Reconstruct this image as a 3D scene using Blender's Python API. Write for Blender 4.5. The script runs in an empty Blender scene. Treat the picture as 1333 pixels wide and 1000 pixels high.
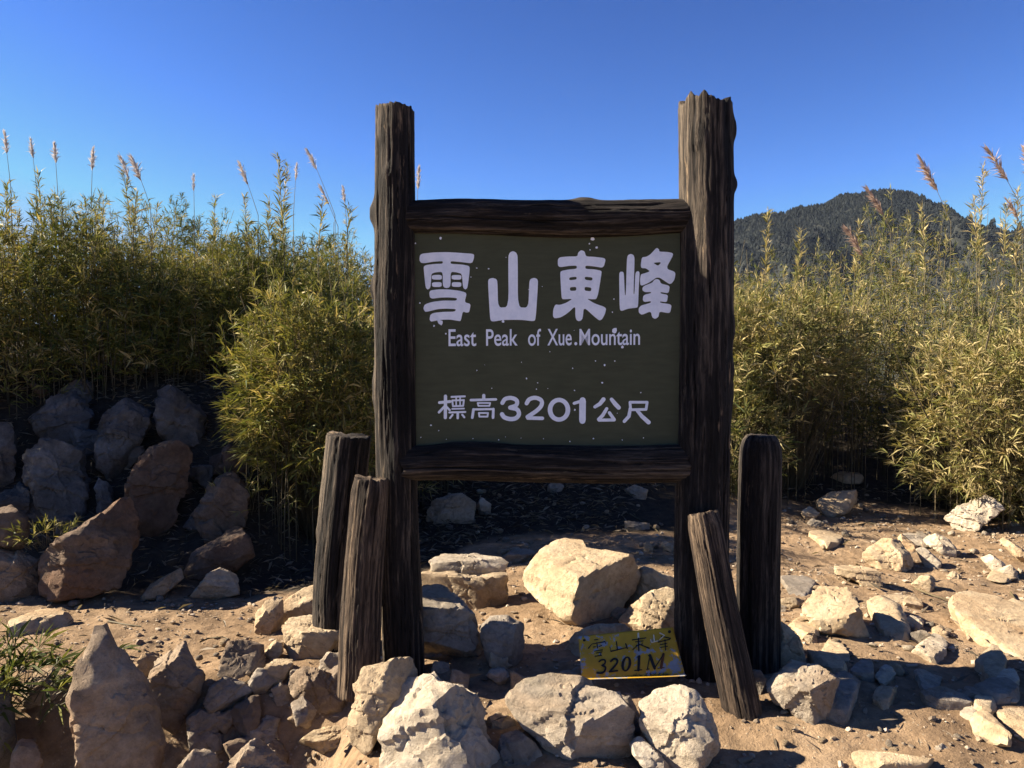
import bpy, math, random
import numpy as np
from mathutils import Vector, Matrix

# ------------------------------------------------------------------ camera, sky, sun, exposure
SC = bpy.context.scene
COL = SC.collection
R = math.radians
PW, PH, FPX = 1333.0, 1000.0, 1026.0          # photograph size and focal length in its pixels
CAM = np.array([0.0, 0.0, 1.28])
PITCH = math.atan(30.0 / FPX)                 # the horizon lies a little above the middle
cd = bpy.data.cameras.new('camera')
cd.sensor_width = 36.0
cd.lens = 36.0 * FPX / PW
cd.clip_start, cd.clip_end = 0.05, 60000.0
cam = bpy.data.objects.new('camera', cd)
COL.objects.link(cam)
cam.location = CAM
cam.rotation_euler = (R(90) - PITCH, 0, 0)
SC.camera = cam

SUN_EL, SUN_BACK = R(30.5), R(5)               # low sun on the left, a little behind the sign
SUNV = Vector((-math.cos(SUN_BACK) * math.cos(SUN_EL), math.sin(SUN_BACK) * math.cos(SUN_EL), math.sin(SUN_EL)))
world = bpy.data.worlds.new('World')
SC.world = world
world.use_nodes = True
wn = world.node_tree
wn.nodes.clear()
sky = wn.nodes.new('ShaderNodeTexSky')
sky.sky_type = 'NISHITA'
sky.sun_disc = False
sky.sun_elevation = SUN_EL
sky.sun_rotation = math.atan2(SUNV.x, SUNV.y)
sky.altitude = 3200
sky.air_density = 1.0
sky.dust_density = 0.0
sky.ozone_density = 3.0
bg = wn.nodes.new('ShaderNodeBackground')
bg.inputs['Strength'].default_value = 0.10
wo = wn.nodes.new('ShaderNodeOutputWorld')
def vmath(op, a, v):                          # the camera's steeper, bluer rendering of the sky, the same in every direction
    nd = wn.nodes.new('ShaderNodeVectorMath')
    nd.operation = op
    wn.links.new(a, nd.inputs[0])
    nd.inputs[1].default_value = v
    return nd.outputs[0]
q = vmath('MULTIPLY', sky.outputs[0], (1 / 0.99, 1 / 1.80, 1 / 3.50))
q = vmath('POWER', q, (1.7, 1.6, 1.4))
q = vmath('MULTIPLY', q, (0.205, 0.58, 1.85))
q = vmath('MINIMUM', q, (0.97, 1.55, 2.45))
wn.links.new(q, bg.inputs[0])
wn.links.new(bg.outputs[0], wo.inputs[0])

sl = bpy.data.lights.new('sun', 'SUN')
sl.energy = 5.0
sl.angle = R(0.53)
sl.color = (1.0, 0.87, 0.68)
sun = bpy.data.objects.new('sun', sl)
COL.objects.link(sun)
sun.rotation_euler = SUNV.to_track_quat('Z', 'Y').to_euler()
sun.location = (-8, 3, 8)

SC.view_settings.view_transform = 'Standard'
SC.view_settings.look = 'None'
SC.view_settings.exposure = 1.95
SC.view_settings.gamma = 1.0
SC.view_settings.use_curve_mapping = False
SC.cycles.use_denoising = True
SC.cycles.max_bounces = 5
SC.cycles.diffuse_bounces = 2
SC.cycles.glossy_bounces = 1
SC.cycles.transparent_max_bounces = 8

# ------------------------------------------------------------------ numeric helpers
def perlin(P, seed=0):
    P = np.asarray(P, float)
    i = np.floor(P).astype(np.int64)
    f = P - i
    u = f * f * f * (f * (f * 6 - 15) + 10)
    out = 0.0
    for dx in (0, 1):
        for dy in (0, 1):
            for dz in (0, 1):
                h = ((i[:, 0] + dx) * 374761393 + (i[:, 1] + dy) * 668265263 + (i[:, 2] + dz) * 2147483647 + seed * 974634777) & 0xFFFFFFFF
                h = ((h ^ (h >> 13)) * 1274126177) & 0xFFFFFFFF
                h = ((h ^ (h >> 16)) * 2246822519) & 0xFFFFFFFF
                h = h ^ (h >> 15)
                a = (h & 0x3FF) / 1023.0 * 2 - 1
                b = ((h >> 10) & 0x3FF) / 1023.0 * 2 - 1
                c = ((h >> 20) & 0x3FF) / 1023.0 * 2 - 1
                g = a * (f[:, 0] - dx) + b * (f[:, 1] - dy) + c * (f[:, 2] - dz)
                wx = u[:, 0] if dx else 1 - u[:, 0]
                wy = u[:, 1] if dy else 1 - u[:, 1]
                wz = u[:, 2] if dz else 1 - u[:, 2]
                out = out + g * wx * wy * wz
    return out

def fbm(P, seed=0, octv=4, lac=2.03, gain=0.5):
    P = np.asarray(P, float)
    a, s = 1.0, 0.0
    for k in range(octv):
        s = s + a * perlin(P, seed + 17 * k)
        P = P * lac + 3.7
        a *= gain
    return s

def ridged(P, seed=0, octv=4):
    P = np.asarray(P, float)
    a, s = 1.0, 0.0
    for k in range(octv):
        s = s + a * (1 - np.abs(perlin(P, seed + 31 * k)) * 2.2)
        P = P * 2.1 + 1.3
        a *= 0.5
    return s

def sstep(a, b, v):
    t = np.clip((np.asarray(v, float) - a) / (b - a), 0, 1)
    return t * t * (3 - 2 * t)

def ray(px, py):
    """direction (numpy) of the view through a photograph pixel"""
    x = (px - PW / 2) / FPX
    y = -(py - PH / 2) / FPX
    c, s = math.cos(PITCH), math.sin(PITCH)
    d = np.array([x, c + y * s, y * c - s])
    return d

def at_depth(px, py, depth):
    d = ray(px, py)
    return CAM + d * (depth / d[1])

# ------------------------------------------------------------------ lie of the land
def H(x, y):
    x = np.asarray(x, float)
    y = np.asarray(y, float)
    w = 1 - sstep(-1.9, -0.55, x)
    right = sstep(0.9, 2.6, x)
    y0 = 4.45 * w + 5.6 * (1 - w) + 0.7 * right - 0.7 * sstep(-3.1, -4.6, x)
    amp = 1.16 * w + 0.34 * (1 - w) - 0.05 * right
    z = amp * sstep(0.0, 1.9, y - y0)
    z = z - 0.40 * (1 - sstep(2.86, 3.26, y)) * (1 - sstep(-0.85, -0.40, x))
    z = z - 0.06 * (1 - sstep(2.4, 3.0, y)) * sstep(-0.6, -0.2, x)
    z = z + 0.55 * sstep(6.4, 9.0, y) * w + 0.55 * sstep(7.6, 9.6, y) * (1 - w)
    z = z + 0.05 * np.sin(x * 1.3 + 0.5) * sstep(2.5, 4.5, y)
    r = np.hypot(x, y - 3)
    z = z - 0.22 * np.clip(r - 13, 0, 25) - 650 * (1 - np.exp(-np.clip(r - 25, 0, None) / 1500.0)) 
    return z

def hit(px, py):
    """first point of the land seen through a photograph pixel"""
    d = ray(px, py)
    d = d / d[1]
    t = np.arange(1.2, 14, 0.004)
    P = CAM[None, :] + d[None, :] * t[:, None]
    below = np.nonzero(P[:, 2] <= H(P[:, 0], P[:, 1]))[0]
    k = below[0] if len(below) else len(t) - 1
    return P[k]

# ------------------------------------------------------------------ mesh helpers
def mesh_np(name, V, F, smooth=False, attrs=None):
    """V (n,3); F (m,k) of one face size or a list of such arrays"""
    me = bpy.data.meshes.new(name)
    Fs = F if isinstance(F, list) else [F]
    V = np.asarray(V, np.float32)
    me.vertices.add(len(V))
    me.vertices.foreach_set('co', V.ravel())
    loops = np.concatenate([np.asarray(f, np.int32).ravel() for f in Fs])
    sizes = np.concatenate([np.full(len(f), np.asarray(f).shape[1], np.int32) for f in Fs])
    starts = np.concatenate([[0], np.cumsum(sizes)[:-1]]).astype(np.int32)
    me.loops.add(len(loops))
    me.loops.foreach_set('vertex_index', loops)
    me.polygons.add(len(sizes))
    me.polygons.foreach_set('loop_start', starts)
    me.polygons.foreach_set('loop_total', sizes)
    me.polygons.foreach_set('use_smooth', np.full(len(sizes), bool(smooth)))
    me.update(calc_edges=True)
    for k, v in (attrs or {}).items():
        a = me.attributes.new(k, 'FLOAT', 'POINT')
        a.data.foreach_set('value', np.asarray(v, np.float32))
    return me

def obj(name, me, mat=None, parent=None, loc=None):
    o = bpy.data.objects.new(name, me)
    COL.objects.link(o)
    if mat is not None and me is not None and len(me.materials) == 0:
        me.materials.append(mat)
    if parent is not None:
        o.parent = parent
    if loc is not None:
        o.location = loc
    return o

def empty(name, loc=(0, 0, 0), rz=0.0):
    o = bpy.data.objects.new(name, None)
    COL.objects.link(o)
    o.location = loc
    o.rotation_euler = (0, 0, rz)
    o.empty_display_size = 0.2
    return o

def tag(o, label=None, cat=None, group=None, kind=None):
    if label: o['label'] = label
    if cat: o['category'] = cat
    if group: o['group'] = group
    if kind: o['kind'] = kind
    return o

_ico = {}
def icosphere(n):
    if n not in _ico:
        import bmesh
        bm = bmesh.new()
        bmesh.ops.create_icosphere(bm, subdivisions=n, radius=1.0)
        bm.verts.ensure_lookup_table()
        V = np.array([v.co[:] for v in bm.verts])
        F = np.array([[v.index for v in f.verts] for f in bm.faces], np.int32)
        bm.free()
        _ico[n] = (V / np.linalg.norm(V, axis=1)[:, None], F)
    return _ico[n]

# ------------------------------------------------------------------ materials
class NT:
    def __init__(s, name):
        s.m = bpy.data.materials.new(name)
        s.m.use_nodes = True
        s.t = s.m.node_tree
        s.p = s.t.nodes['Principled BSDF']
        s.o = s.t.nodes['Material Output']
    def n(s, typ, **kw):
        nd = s.t.nodes.new(typ)
        for k, v in kw.items():
            if k.startswith('i_'):
                key = k[2:]
                key = int(key) if key.isdigit() else key.replace('_', ' ')
                nd.inputs[key].default_value = v
            else:
                setattr(nd, k, v)
        return nd
    def l(s, a, b):
        s.t.links.new(a, b)
    def coords(s, scale=(1, 1, 1), jitter=False, kind='Object'):
        tc = s.n('ShaderNodeTexCoord')
        src = tc.outputs[kind]
        if jitter:
            oi = s.n('ShaderNodeObjectInfo')
            ad = s.n('ShaderNodeVectorMath', operation='MULTIPLY_ADD')
            s.l(oi.outputs['Location'], ad.inputs[0])
            ad.inputs[1].default_value = (3.1, 5.3, 7.7)
            s.l(src, ad.inputs[2])
            src = ad.outputs[0]
        mp = s.n('ShaderNodeMapping')
        mp.inputs['Scale'].default_value = scale
        s.l(src, mp.inputs[0])
        return mp.outputs[0]
    def noise(s, vec, scale, detail=6, rough=0.6, dist=0.0):
        nd = s.n('ShaderNodeTexNoise')
        nd.inputs['Scale'].default_value = scale
        nd.inputs['Detail'].default_value = detail
        nd.inputs['Roughness'].default_value = rough
        nd.inputs['Distortion'].default_value = dist
        s.l(vec, nd.inputs['Vector'])
        return nd.outputs[0]
    def ramp(s, fac, stops, interp='LINEAR'):
        nd = s.n('ShaderNodeValToRGB')
        nd.color_ramp.interpolation = interp
        e = nd.color_ramp.elements
        while len(e) < len(stops):
            e.new(0.5)
        for el, (pos, c) in zip(e, stops):
            el.position = pos
            el.color = (*c, 1) if len(c) == 3 else c
        s.l(fac, nd.inputs[0])
        return nd.outputs[0]
    def mix(s, fac, a, b, mode='MIX'):
        nd = s.n('ShaderNodeMix', data_type='RGBA', blend_type=mode)
        for val, sock in ((fac, nd.inputs[0]), (a, nd.inputs[6]), (b, nd.inputs[7])):
            if isinstance(val, (int, float)):
                sock.default_value = val
            elif isinstance(val, tuple):
                sock.default_value = (*val, 1)
            else:
                s.l(val, sock)
        return nd.outputs[2]
    def math(s, op, a, b=None, clamp=False):
        nd = s.n('ShaderNodeMath', operation=op, use_clamp=clamp)
        for k, v in enumerate((a, b)):
            if v is None: continue
            if isinstance(v, (int, float)): nd.inputs[k].default_value = v
            else: s.l(v, nd.inputs[k])
        return nd.outputs[0]
    def bump(s, h, strength=0.5, dist=0.01, prev=None):
        nd = s.n('ShaderNodeBump')
        nd.inputs['Strength'].default_value = strength
        nd.inputs['Distance'].default_value = dist
        s.l(h, nd.inputs['Height'])
        if prev is not None: s.l(prev, nd.inputs['Normal'])
        return nd.outputs[0]
    def done(s, col=None, rough=0.85, normal=None, spec=0.3):
        if col is not None:
            if isinstance(col, tuple): s.p.inputs['Base Color'].default_value = (*col, 1)
            else: s.l(col, s.p.inputs['Base Color'])
        if isinstance(rough, (int, float)): s.p.inputs['Roughness'].default_value = rough
        else: s.l(rough, s.p.inputs['Roughness'])
        s.p.inputs['Specular IOR Level'].default_value = spec
        if normal is not None: s.l(normal, s.p.inputs['Normal'])
        return s.m

def mat_rock(name, c0, c1, c2, stain, stain_amt=0.5):
    t = NT(name)
    v = t.coords(jitter=True)
    n1 = t.noise(v, 5.0, 8, 0.62, 0.3)
    base = t.ramp(n1, [(0.30, c0), (0.52, c1), (0.72, c2)])
    n2 = t.noise(v, 2.6, 5, 0.55, 0.8)
    st = t.ramp(n2, [(0.50, (0, 0, 0)), (0.66, (stain_amt,) * 3)])
    base = t.mix(st, base, stain)
    oi = t.n('ShaderNodeObjectInfo')
    val = t.ramp(oi.outputs['Random'], [(0, (0.70, 0.69, 0.70)), (1, (1.04, 1.0, 0.95))])
    base = t.mix(1.0, base, val, 'MULTIPLY')
    # fine dark pits and pale grains
    vo = t.n('ShaderNodeTexVoronoi')
    vo.inputs['Scale'].default_value = 85
    t.l(v, vo.inputs['Vector'])
    pit = t.ramp(vo.outputs['Distance'], [(0.06, (0.6, 0.57, 0.55)), (0.2, (1, 1, 1))])
    n4 = t.noise(v, 14, 4, 0.7)
    pm = t.ramp(n4, [(0.52, (0, 0, 0)), (0.62, (0.85,) * 3)])
    base = t.mix(pm, base, t.mix(1.0, base, pit, 'MULTIPLY'))
    # veins and cracks
    vs = t.coords((1.0, 1.0, 3.2), True)
    n5 = t.noise(vs, 4.2, 6, 0.55, 1.4)
    cr = t.math('ABSOLUTE', t.math('SUBTRACT', n5, 0.5))
    crm = t.ramp(cr, [(0.0, (0.38, 0.34, 0.30)), (0.010, (1, 1, 1))])
    base = t.mix(t.ramp(n2, [(0.45, (0, 0, 0)), (0.6, (0.5,) * 3)]), base, t.mix(1.0, base, crm, 'MULTIPLY'))
    n3 = t.noise(v, 38, 8, 0.72)
    b1 = t.bump(n1, 0.55, 0.03)
    b2 = t.bump(n3, 0.9, 0.011, b1)
    n6 = t.noise(v, 110, 6, 0.75)
    b2 = t.bump(n6, 0.8, 0.006, b2)
    base = t.mix(0.55, base, t.ramp(n3, [(0.34, (0.55, 0.53, 0.5)), (0.62, (1.25, 1.24, 1.22))]), 'MULTIPLY')
    b3 = t.bump(crm, 0.5, 0.006, b2)
    return t.done(base, 0.92, b3, 0.22)

ROCKS = {
    'umber': mat_rock('umber_shade_stone', (0.075, 0.053, 0.038), (0.135, 0.098, 0.072), (0.205, 0.16, 0.125), (0.15, 0.08, 0.045), 0.6),  # brown stone darkened to paint in the left bank's shade
    'dark': mat_rock('dark_lichened_shade_stone', (0.055, 0.055, 0.056), (0.11, 0.108, 0.105), (0.21, 0.205, 0.20), (0.12, 0.085, 0.06), 0.5),  # lichened grey, darkened further to carry the bank's shade in its colour
    'tan': mat_rock('tan_stone', (0.30, 0.225, 0.145), (0.42, 0.335, 0.225), (0.50, 0.42, 0.30), (0.33, 0.21, 0.11), 0.55),
    'pale': mat_rock('pale_stone', (0.36, 0.31, 0.24), (0.47, 0.41, 0.32), (0.56, 0.51, 0.43), (0.36, 0.27, 0.17), 0.40),
    'grey': mat_rock('grey_stone', (0.17, 0.15, 0.12), (0.29, 0.255, 0.21), (0.40, 0.36, 0.30), (0.30, 0.20, 0.11), 0.5),
    'brown': mat_rock('brown_stone', (0.15, 0.115, 0.082), (0.245, 0.195, 0.146), (0.34, 0.285, 0.22), (0.24, 0.145, 0.085), 0.5),
}

def mat_dirt():
    t = NT('bare_dirt')
    v = t.coords()
    n1 = t.noise(v, 1.3, 6, 0.6, 0.4)
    base = t.ramp(n1, [(0.3, (0.178, 0.120, 0.072)), (0.5, (0.242, 0.168, 0.103)), (0.72, (0.315, 0.232, 0.154))])
    n2 = t.noise(v, 17, 6, 0.7)
    c2 = t.ramp(n2, [(0.35, (0.58, 0.56, 0.54)), (0.62, (1.15, 1.13, 1.10))])
    base = t.mix(0.8, base, c2, 'MULTIPLY')
    vo = t.n('ShaderNodeTexVoronoi')
    vo.inputs['Scale'].default_value = 60
    t.l(v, vo.inputs['Vector'])
    gr = t.ramp(vo.outputs['Distance'], [(0.16, (1, 1, 1)), (0.30, (0, 0, 0))])
    n4 = t.noise(v, 9, 3, 0.6)
    gm = t.mix(1.0, gr, t.ramp(n4, [(0.5, (0, 0, 0)), (0.6, (0.6,) * 3)]), 'MULTIPLY')
    base = t.mix(gm, base, (0.36, 0.30, 0.22))
    # dark leaf mould under the bamboo, spread over bare dirt as painted shade
    at = t.n('ShaderNodeAttribute', attribute_name='mould_shade')
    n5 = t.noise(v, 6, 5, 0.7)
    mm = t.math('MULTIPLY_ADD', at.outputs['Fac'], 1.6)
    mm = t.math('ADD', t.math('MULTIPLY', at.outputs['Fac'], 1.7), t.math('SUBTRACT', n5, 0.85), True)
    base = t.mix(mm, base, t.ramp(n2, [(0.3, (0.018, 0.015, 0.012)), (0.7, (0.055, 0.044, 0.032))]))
    n3 = t.noise(v, 75, 7, 0.75)
    b = t.bump(n2, 0.6, 0.03)
    b = t.bump(n3, 0.7, 0.01, b)
    b = t.bump(gr, 0.35, 0.008, b)
    return t.done(base, 0.95, b, 0.15)

def mat_wood(name, dark, mid, light, wear=0.5):
    """weathered log: grain runs along local Z"""
    t = NT(name)
    wv = t.n('ShaderNodeTexNoise')
    wv.inputs['Scale'].default_value = 5.0
    wv.inputs['Detail'].default_value = 3
    t.l(t.coords((1, 1, 0.8), True), wv.inputs['Vector'])
    wsub = t.n('ShaderNodeVectorMath', operation='MULTIPLY_ADD')
    t.l(wv.outputs['Color'], wsub.inputs[0])
    wsub.inputs[1].default_value = (0.05, 0.05, 0.0)
    wsub.inputs[2].default_value = (-0.025, -0.025, 0.0)
    def warped(sc):                                  # the grain wanders and parts round knots
        ad = t.n('ShaderNodeVectorMath', operation='ADD')
        t.l(t.coords(jitter=True), ad.inputs[0])
        t.l(wsub.outputs[0], ad.inputs[1])
        mp = t.n('ShaderNodeMapping')
        mp.inputs['Scale'].default_value = sc
        t.l(ad.outputs[0], mp.inputs[0])
        return mp.outputs[0]
    v = warped((1, 1, 0.06))
    n1 = t.noise(v, 26, 6, 0.65, 0.2)
    v2 = warped((1, 1, 0.04))
    n2 = t.noise(v2, 150, 6, 0.75)
    v3 = t.coords((1, 1, 0.35), True)
    n3 = t.noise(v3, 4.5, 4, 0.6, 0.5)
    at = t.n('ShaderNodeAttribute', attribute_name='ridge')
    f = t.math('ADD', t.math('MULTIPLY', n1, 0.62), t.math('MULTIPLY', n3, 0.70))
    f = t.math('ADD', f, t.math('MULTIPLY', t.math('SUBTRACT', at.outputs['Fac'], 0.5), 0.42))
    base = t.ramp(f, [(0.44, dark), (0.64, mid), (0.88, light)])
    streak = t.ramp(n2, [(0.38, (0.25, 0.24, 0.23)), (0.50, (0.8, 0.8, 0.8)), (0.66, (1.5, 1.45, 1.4))])
    base = t.mix(0.85, base, streak, 'MULTIPLY')
    # bare pale scars where the dark coat has worn off
    v4 = t.coords((1, 1, 0.12), True)
    n4 = t.noise(v4, 13, 6, 0.7, 0.3)
    sm = t.ramp(n4, [(0.66 - 0.06 * wear, (0, 0, 0)), (0.72 - 0.06 * wear, (wear,) * 3)])
    base = t.mix(sm, base, (0.30, 0.215, 0.135))
    b = t.bump(n1, 0.7, 0.02)
    b = t.bump(n2, 0.9, 0.009, b)
    return t.done(base, 0.85, b, 0.2)

WOOD = mat_wood('weathered_dark_wood', (0.005, 0.005, 0.005), (0.017, 0.014, 0.013), (0.14, 0.112, 0.085), 0.75)
WOODBLACK = mat_wood('blackened_wood', (0.005, 0.005, 0.005), (0.017, 0.014, 0.013), (0.11, 0.09, 0.072), 0.45)
WOODBROWN = mat_wood('brown_weathered_wood', (0.010, 0.008, 0.007), (0.045, 0.032, 0.024), (0.20, 0.145, 0.098), 0.55)

def mat_leaf(name, green, olive, straw, bias=0.0):
    t = NT(name)
    at = t.n('ShaderNodeAttribute', attribute_name='tint')
    base = t.ramp(at.outputs['Fac'], [(0.0, green), (0.42 - bias, olive), (0.80 - bias, straw), (1.0, tuple(c * 1.25 for c in straw))])
    t.p.inputs['Roughness'].default_value = 0.55
    t.p.inputs['Specular IOR Level'].default_value = 0.12
    t.l(base, t.p.inputs['Base Color'])
    tr = t.n('ShaderNodeBsdfTranslucent')
    tcol = t.mix(1.0, base, (1.25, 1.2, 0.7), 'MULTIPLY')
    t.l(tcol, tr.inputs[0])
    mx = t.n('ShaderNodeMixShader')
    mx.inputs[0].default_value = 0.26
    t.l(t.p.outputs[0], mx.inputs[1])
    t.l(tr.outputs[0], mx.inputs[2])
    t.l(mx.outputs[0], t.o.inputs[0])
    return t.m

LEAF = mat_leaf('bamboo_leaf', (0.046, 0.066, 0.018), (0.165, 0.165, 0.043), (0.35, 0.28, 0.12))
LEAFDRY = mat_leaf('dry_bamboo_leaf', (0.050, 0.066, 0.021), (0.178, 0.172, 0.056), (0.38, 0.305, 0.155), 0.05)
LITTER = mat_leaf('dead_leaf', (0.05, 0.042, 0.032), (0.11, 0.09, 0.066), (0.19, 0.155, 0.115))
_t = NT('culm')
STEM = _t.done(_t.ramp(_t.noise(_t.coords(), 9, 3), [(0.35, (0.05, 0.043, 0.022)), (0.65, (0.12, 0.095, 0.052))]), 0.6)
_t = NT('silvergrass_plume')
PLUME = _t.done((0.52, 0.46, 0.43), 0.8)
def _soft(m, col):
    nt = m.node_tree
    tr = nt.nodes.new('ShaderNodeBsdfTranslucent'); tr.inputs[0].default_value = (*col, 1)
    mx = nt.nodes.new('ShaderNodeMixShader'); mx.inputs[0].default_value = 0.35
    nt.links.new(nt.nodes['Principled BSDF'].outputs[0], mx.inputs[1]); nt.links.new(tr.outputs[0], mx.inputs[2])
    nt.links.new(mx.outputs[0], nt.nodes['Material Output'].inputs[0])
_soft(PLUME, (0.55, 0.49, 0.46))
_t = NT('brown_plume')
PLUMEB = _t.done((0.42, 0.31, 0.25), 0.8)
_soft(PLUMEB, (0.45, 0.33, 0.26))

# ------------------------------------------------------------------ ground: one sheet out to the horizon
def spaced(lo, hi, step, far, growth=1.22):
    a = list(np.arange(lo, hi + step / 2, step))
    s, v = step, a[-1]
    while v < far:
        s *= growth
        v += s
        a.append(v)
    s, v = step, a[0]
    b = []
    while v > -far:
        s *= growth
        v -= s
        b.append(v)
    return np.array(b[::-1] + a)

def front_line(x):
    """how far away the foot of the bamboo thicket stands"""
    x = np.asarray(x, float)
    return 6.0 - 1.5 * sstep(-3.2, -4.4, x) + 1.3 * sstep(-1.2, 0.0, x) - 0.7 * sstep(3.2, 4.6, x)

def build_ground():
    xs = spaced(-3.4, 3.4, 0.022, 16000)
    ys = spaced(1.9, 6.6, 0.022, 16000)
    X, Y = np.meshgrid(xs, ys)
    x, y = X.ravel(), Y.ravel()
    z = H(x, y)
    near = (1 - sstep(6, 14, np.hypot(x, y - 3.5)))
    k = near > 0
    P = np.stack([x[k], y[k], np.zeros(k.sum())], 1)
    d = 0.045 * fbm(P * 1.7, 3, 3) + 0.016 * fbm(P * 7, 5, 3) + 0.010 * fbm(P * 22, 9, 2)
    # small clods and chips
    cl = perlin(P * 30, 12)
    d += 0.014 * np.clip(cl - 0.16, 0, None)
    # feet and water have left shallow ruts
    d -= 0.018 * np.clip(ridged(P * np.array([1.1, 2.6, 1]), 21, 2) - 1.1, 0, None)
    z[k] += d * near[k]
    far = np.hypot(x, y) > 200
    Pf = np.stack([x[far], y[far], np.zeros(far.sum())], 1)
    z[far] += 120 * fbm(Pf / 1500.0, 77, 4) * sstep(200, 1500, np.hypot(x[far], y[far]))
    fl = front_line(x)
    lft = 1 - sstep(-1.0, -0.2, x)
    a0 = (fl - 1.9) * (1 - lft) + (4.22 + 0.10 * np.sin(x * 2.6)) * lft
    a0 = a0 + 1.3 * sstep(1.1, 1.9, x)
    mould_shade = sstep(0, 0.4, y - a0)  # runs past the bamboo to darken dirt that only lies in shade
    nx, ny = len(xs), len(ys)
    idx = np.arange(nx * ny).reshape(ny, nx)
    F = np.stack([idx[:-1, :-1].ravel(), idx[:-1, 1:].ravel(), idx[1:, 1:].ravel(), idx[1:, :-1].ravel()], 1)
    me = mesh_np('ground', np.stack([x, y, z], 1), F, True, {'mould_shade': mould_shade})
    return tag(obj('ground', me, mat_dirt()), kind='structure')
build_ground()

# ------------------------------------------------------------------ far mountain and its forest
MD = 2600.0
def ridge_line():
    pts = [(700, 352), (800, 322), (880, 300), (949, 285), (968, 279), (986, 276), (1004, 274), (1020, 272), (1040, 266), (1055, 263), (1072, 262), (1086, 254), (1102, 248), (1116, 248), (1132, 246), (1146, 243), (1158, 243), (1172, 245), (1184, 246), (1191, 253), (1199, 259), (1214, 263),
           (1228, 269), (1240, 272), (1255, 281), (1274, 288), (1320, 302), (1400, 325), (1700, 395)]
    P = np.array([at_depth(px, py, MD) for px, py in pts])
    return P[:, 0], P[:, 2]
RX, RZ = ridge_line()

def mount_h(x, y):
    top = np.interp(x, RX, RZ)
    P = np.stack([x / 330.0, y / 330.0, np.zeros_like(x)], 1)
    g = ridged(P * np.array([1.5, 0.7, 1]), 5, 3)
    s = np.abs(y - MD)
    z = top - 14 - 0.62 * s + 0.26 * s * np.tanh(g - 1.0) * 1.6 + 10 * fbm(P * 3, 8, 3) * np.clip(s / 60, 0, 1)
    return z

def build_mountain():
    xs = np.linspace(RX[0], RX[-1], 200)
    ys = np.concatenate([np.linspace(MD - 1500, MD - 500, 25)[:-1], np.linspace(MD - 500, MD + 60, 70), np.linspace(MD + 60, MD + 1500, 22)[1:]])
    X, Y = np.meshgrid(xs, ys)
    x, y = X.ravel(), Y.ravel()
    z = mount_h(x, y)
    nx, ny = len(xs), len(ys)
    idx = np.arange(nx * ny).reshape(ny, nx)
    F = np.stack([idx[:-1, :-1].ravel(), idx[:-1, 1:].ravel(), idx[1:, 1:].ravel(), idx[1:, :-1].ravel()], 1)
    t = NT('mountain_soil')
    m = t.done(t.ramp(t.noise(t.coords(), 0.01, 5), [(0.3, (0.008, 0.010, 0.009)), (0.7, (0.018, 0.020, 0.016))]), 0.95)
    tag(obj('mountain', mesh_np('mountain', np.stack([x, y, z], 1), F, True), m), kind='structure')
    # conifers: thousands of small tiered crowns that read as one dark mass
    rng = np.random.default_rng(4)
    N = 26000
    tx = rng.uniform(RX[1], RX[-2], N)
    ty = MD + 15 - 780 * rng.random(N) ** 1.15
    tz = mount_h(tx, ty) - 1
    hh = rng.uniform(9, 19, N) * (0.8 + 0.5 * perlin(np.stack([tx / 60, ty / 60, tz * 0], 1), 3))
    hh = np.clip(hh, 6, 20)
    rr = hh * rng.uniform(0.32, 0.55, N)
    K = 6
    V, F, T = [], [], []
    ang = np.linspace(0, 2 * math.pi, K, endpoint=False)
    off = 0
    for (zb, zt, rf) in ((0.05, 0.62, 1.0), (0.38, 1.0, 0.66)):
        jit = rng.uniform(0.65, 1.3, (N, K))
        a = ang[None, :] + rng.uniform(0, 6.28, (N, 1))
        ring = np.stack([tx[:, None] + rr[:, None] * rf * jit * np.cos(a), ty[:, None] + rr[:, None] * rf * jit * np.sin(a),
                         tz[:, None] + hh[:, None] * (zb + 0.06 * (jit - 1))], 2)
        tip = np.stack([tx, ty, tz + hh * zt], 1)[:, None, :]
        blk = np.concatenate([ring, tip], 1)
        V.append(blk.reshape(-1, 3))
        b = off + np.arange(N)[:, None] * (K + 1)
        for k in range(K):
            F.append(np.stack([b[:, 0] + k, b[:, 0] + (k + 1) % K, b[:, 0] + K], 1))
        T.append(np.repeat(rng.random(N), K + 1))
        off += N * (K + 1)
    t = NT('far_conifer')
    at = t.n('ShaderNodeAttribute', attribute_name='tint')
    m = t.done(t.ramp(at.outputs['Fac'], [(0, (0.003, 0.005, 0.006)), (0.75, (0.009, 0.012, 0.012)), (1, (0.020, 0.022, 0.019))]), 0.9, None, 0.1)
    tag(obj('forest', mesh_np('forest', np.concatenate(V), np.concatenate(F), False, {'tint': np.concatenate(T)}), m),
        'dark conifer forest covering the far mountain', 'forest', kind='stuff')
build_mountain()

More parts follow.
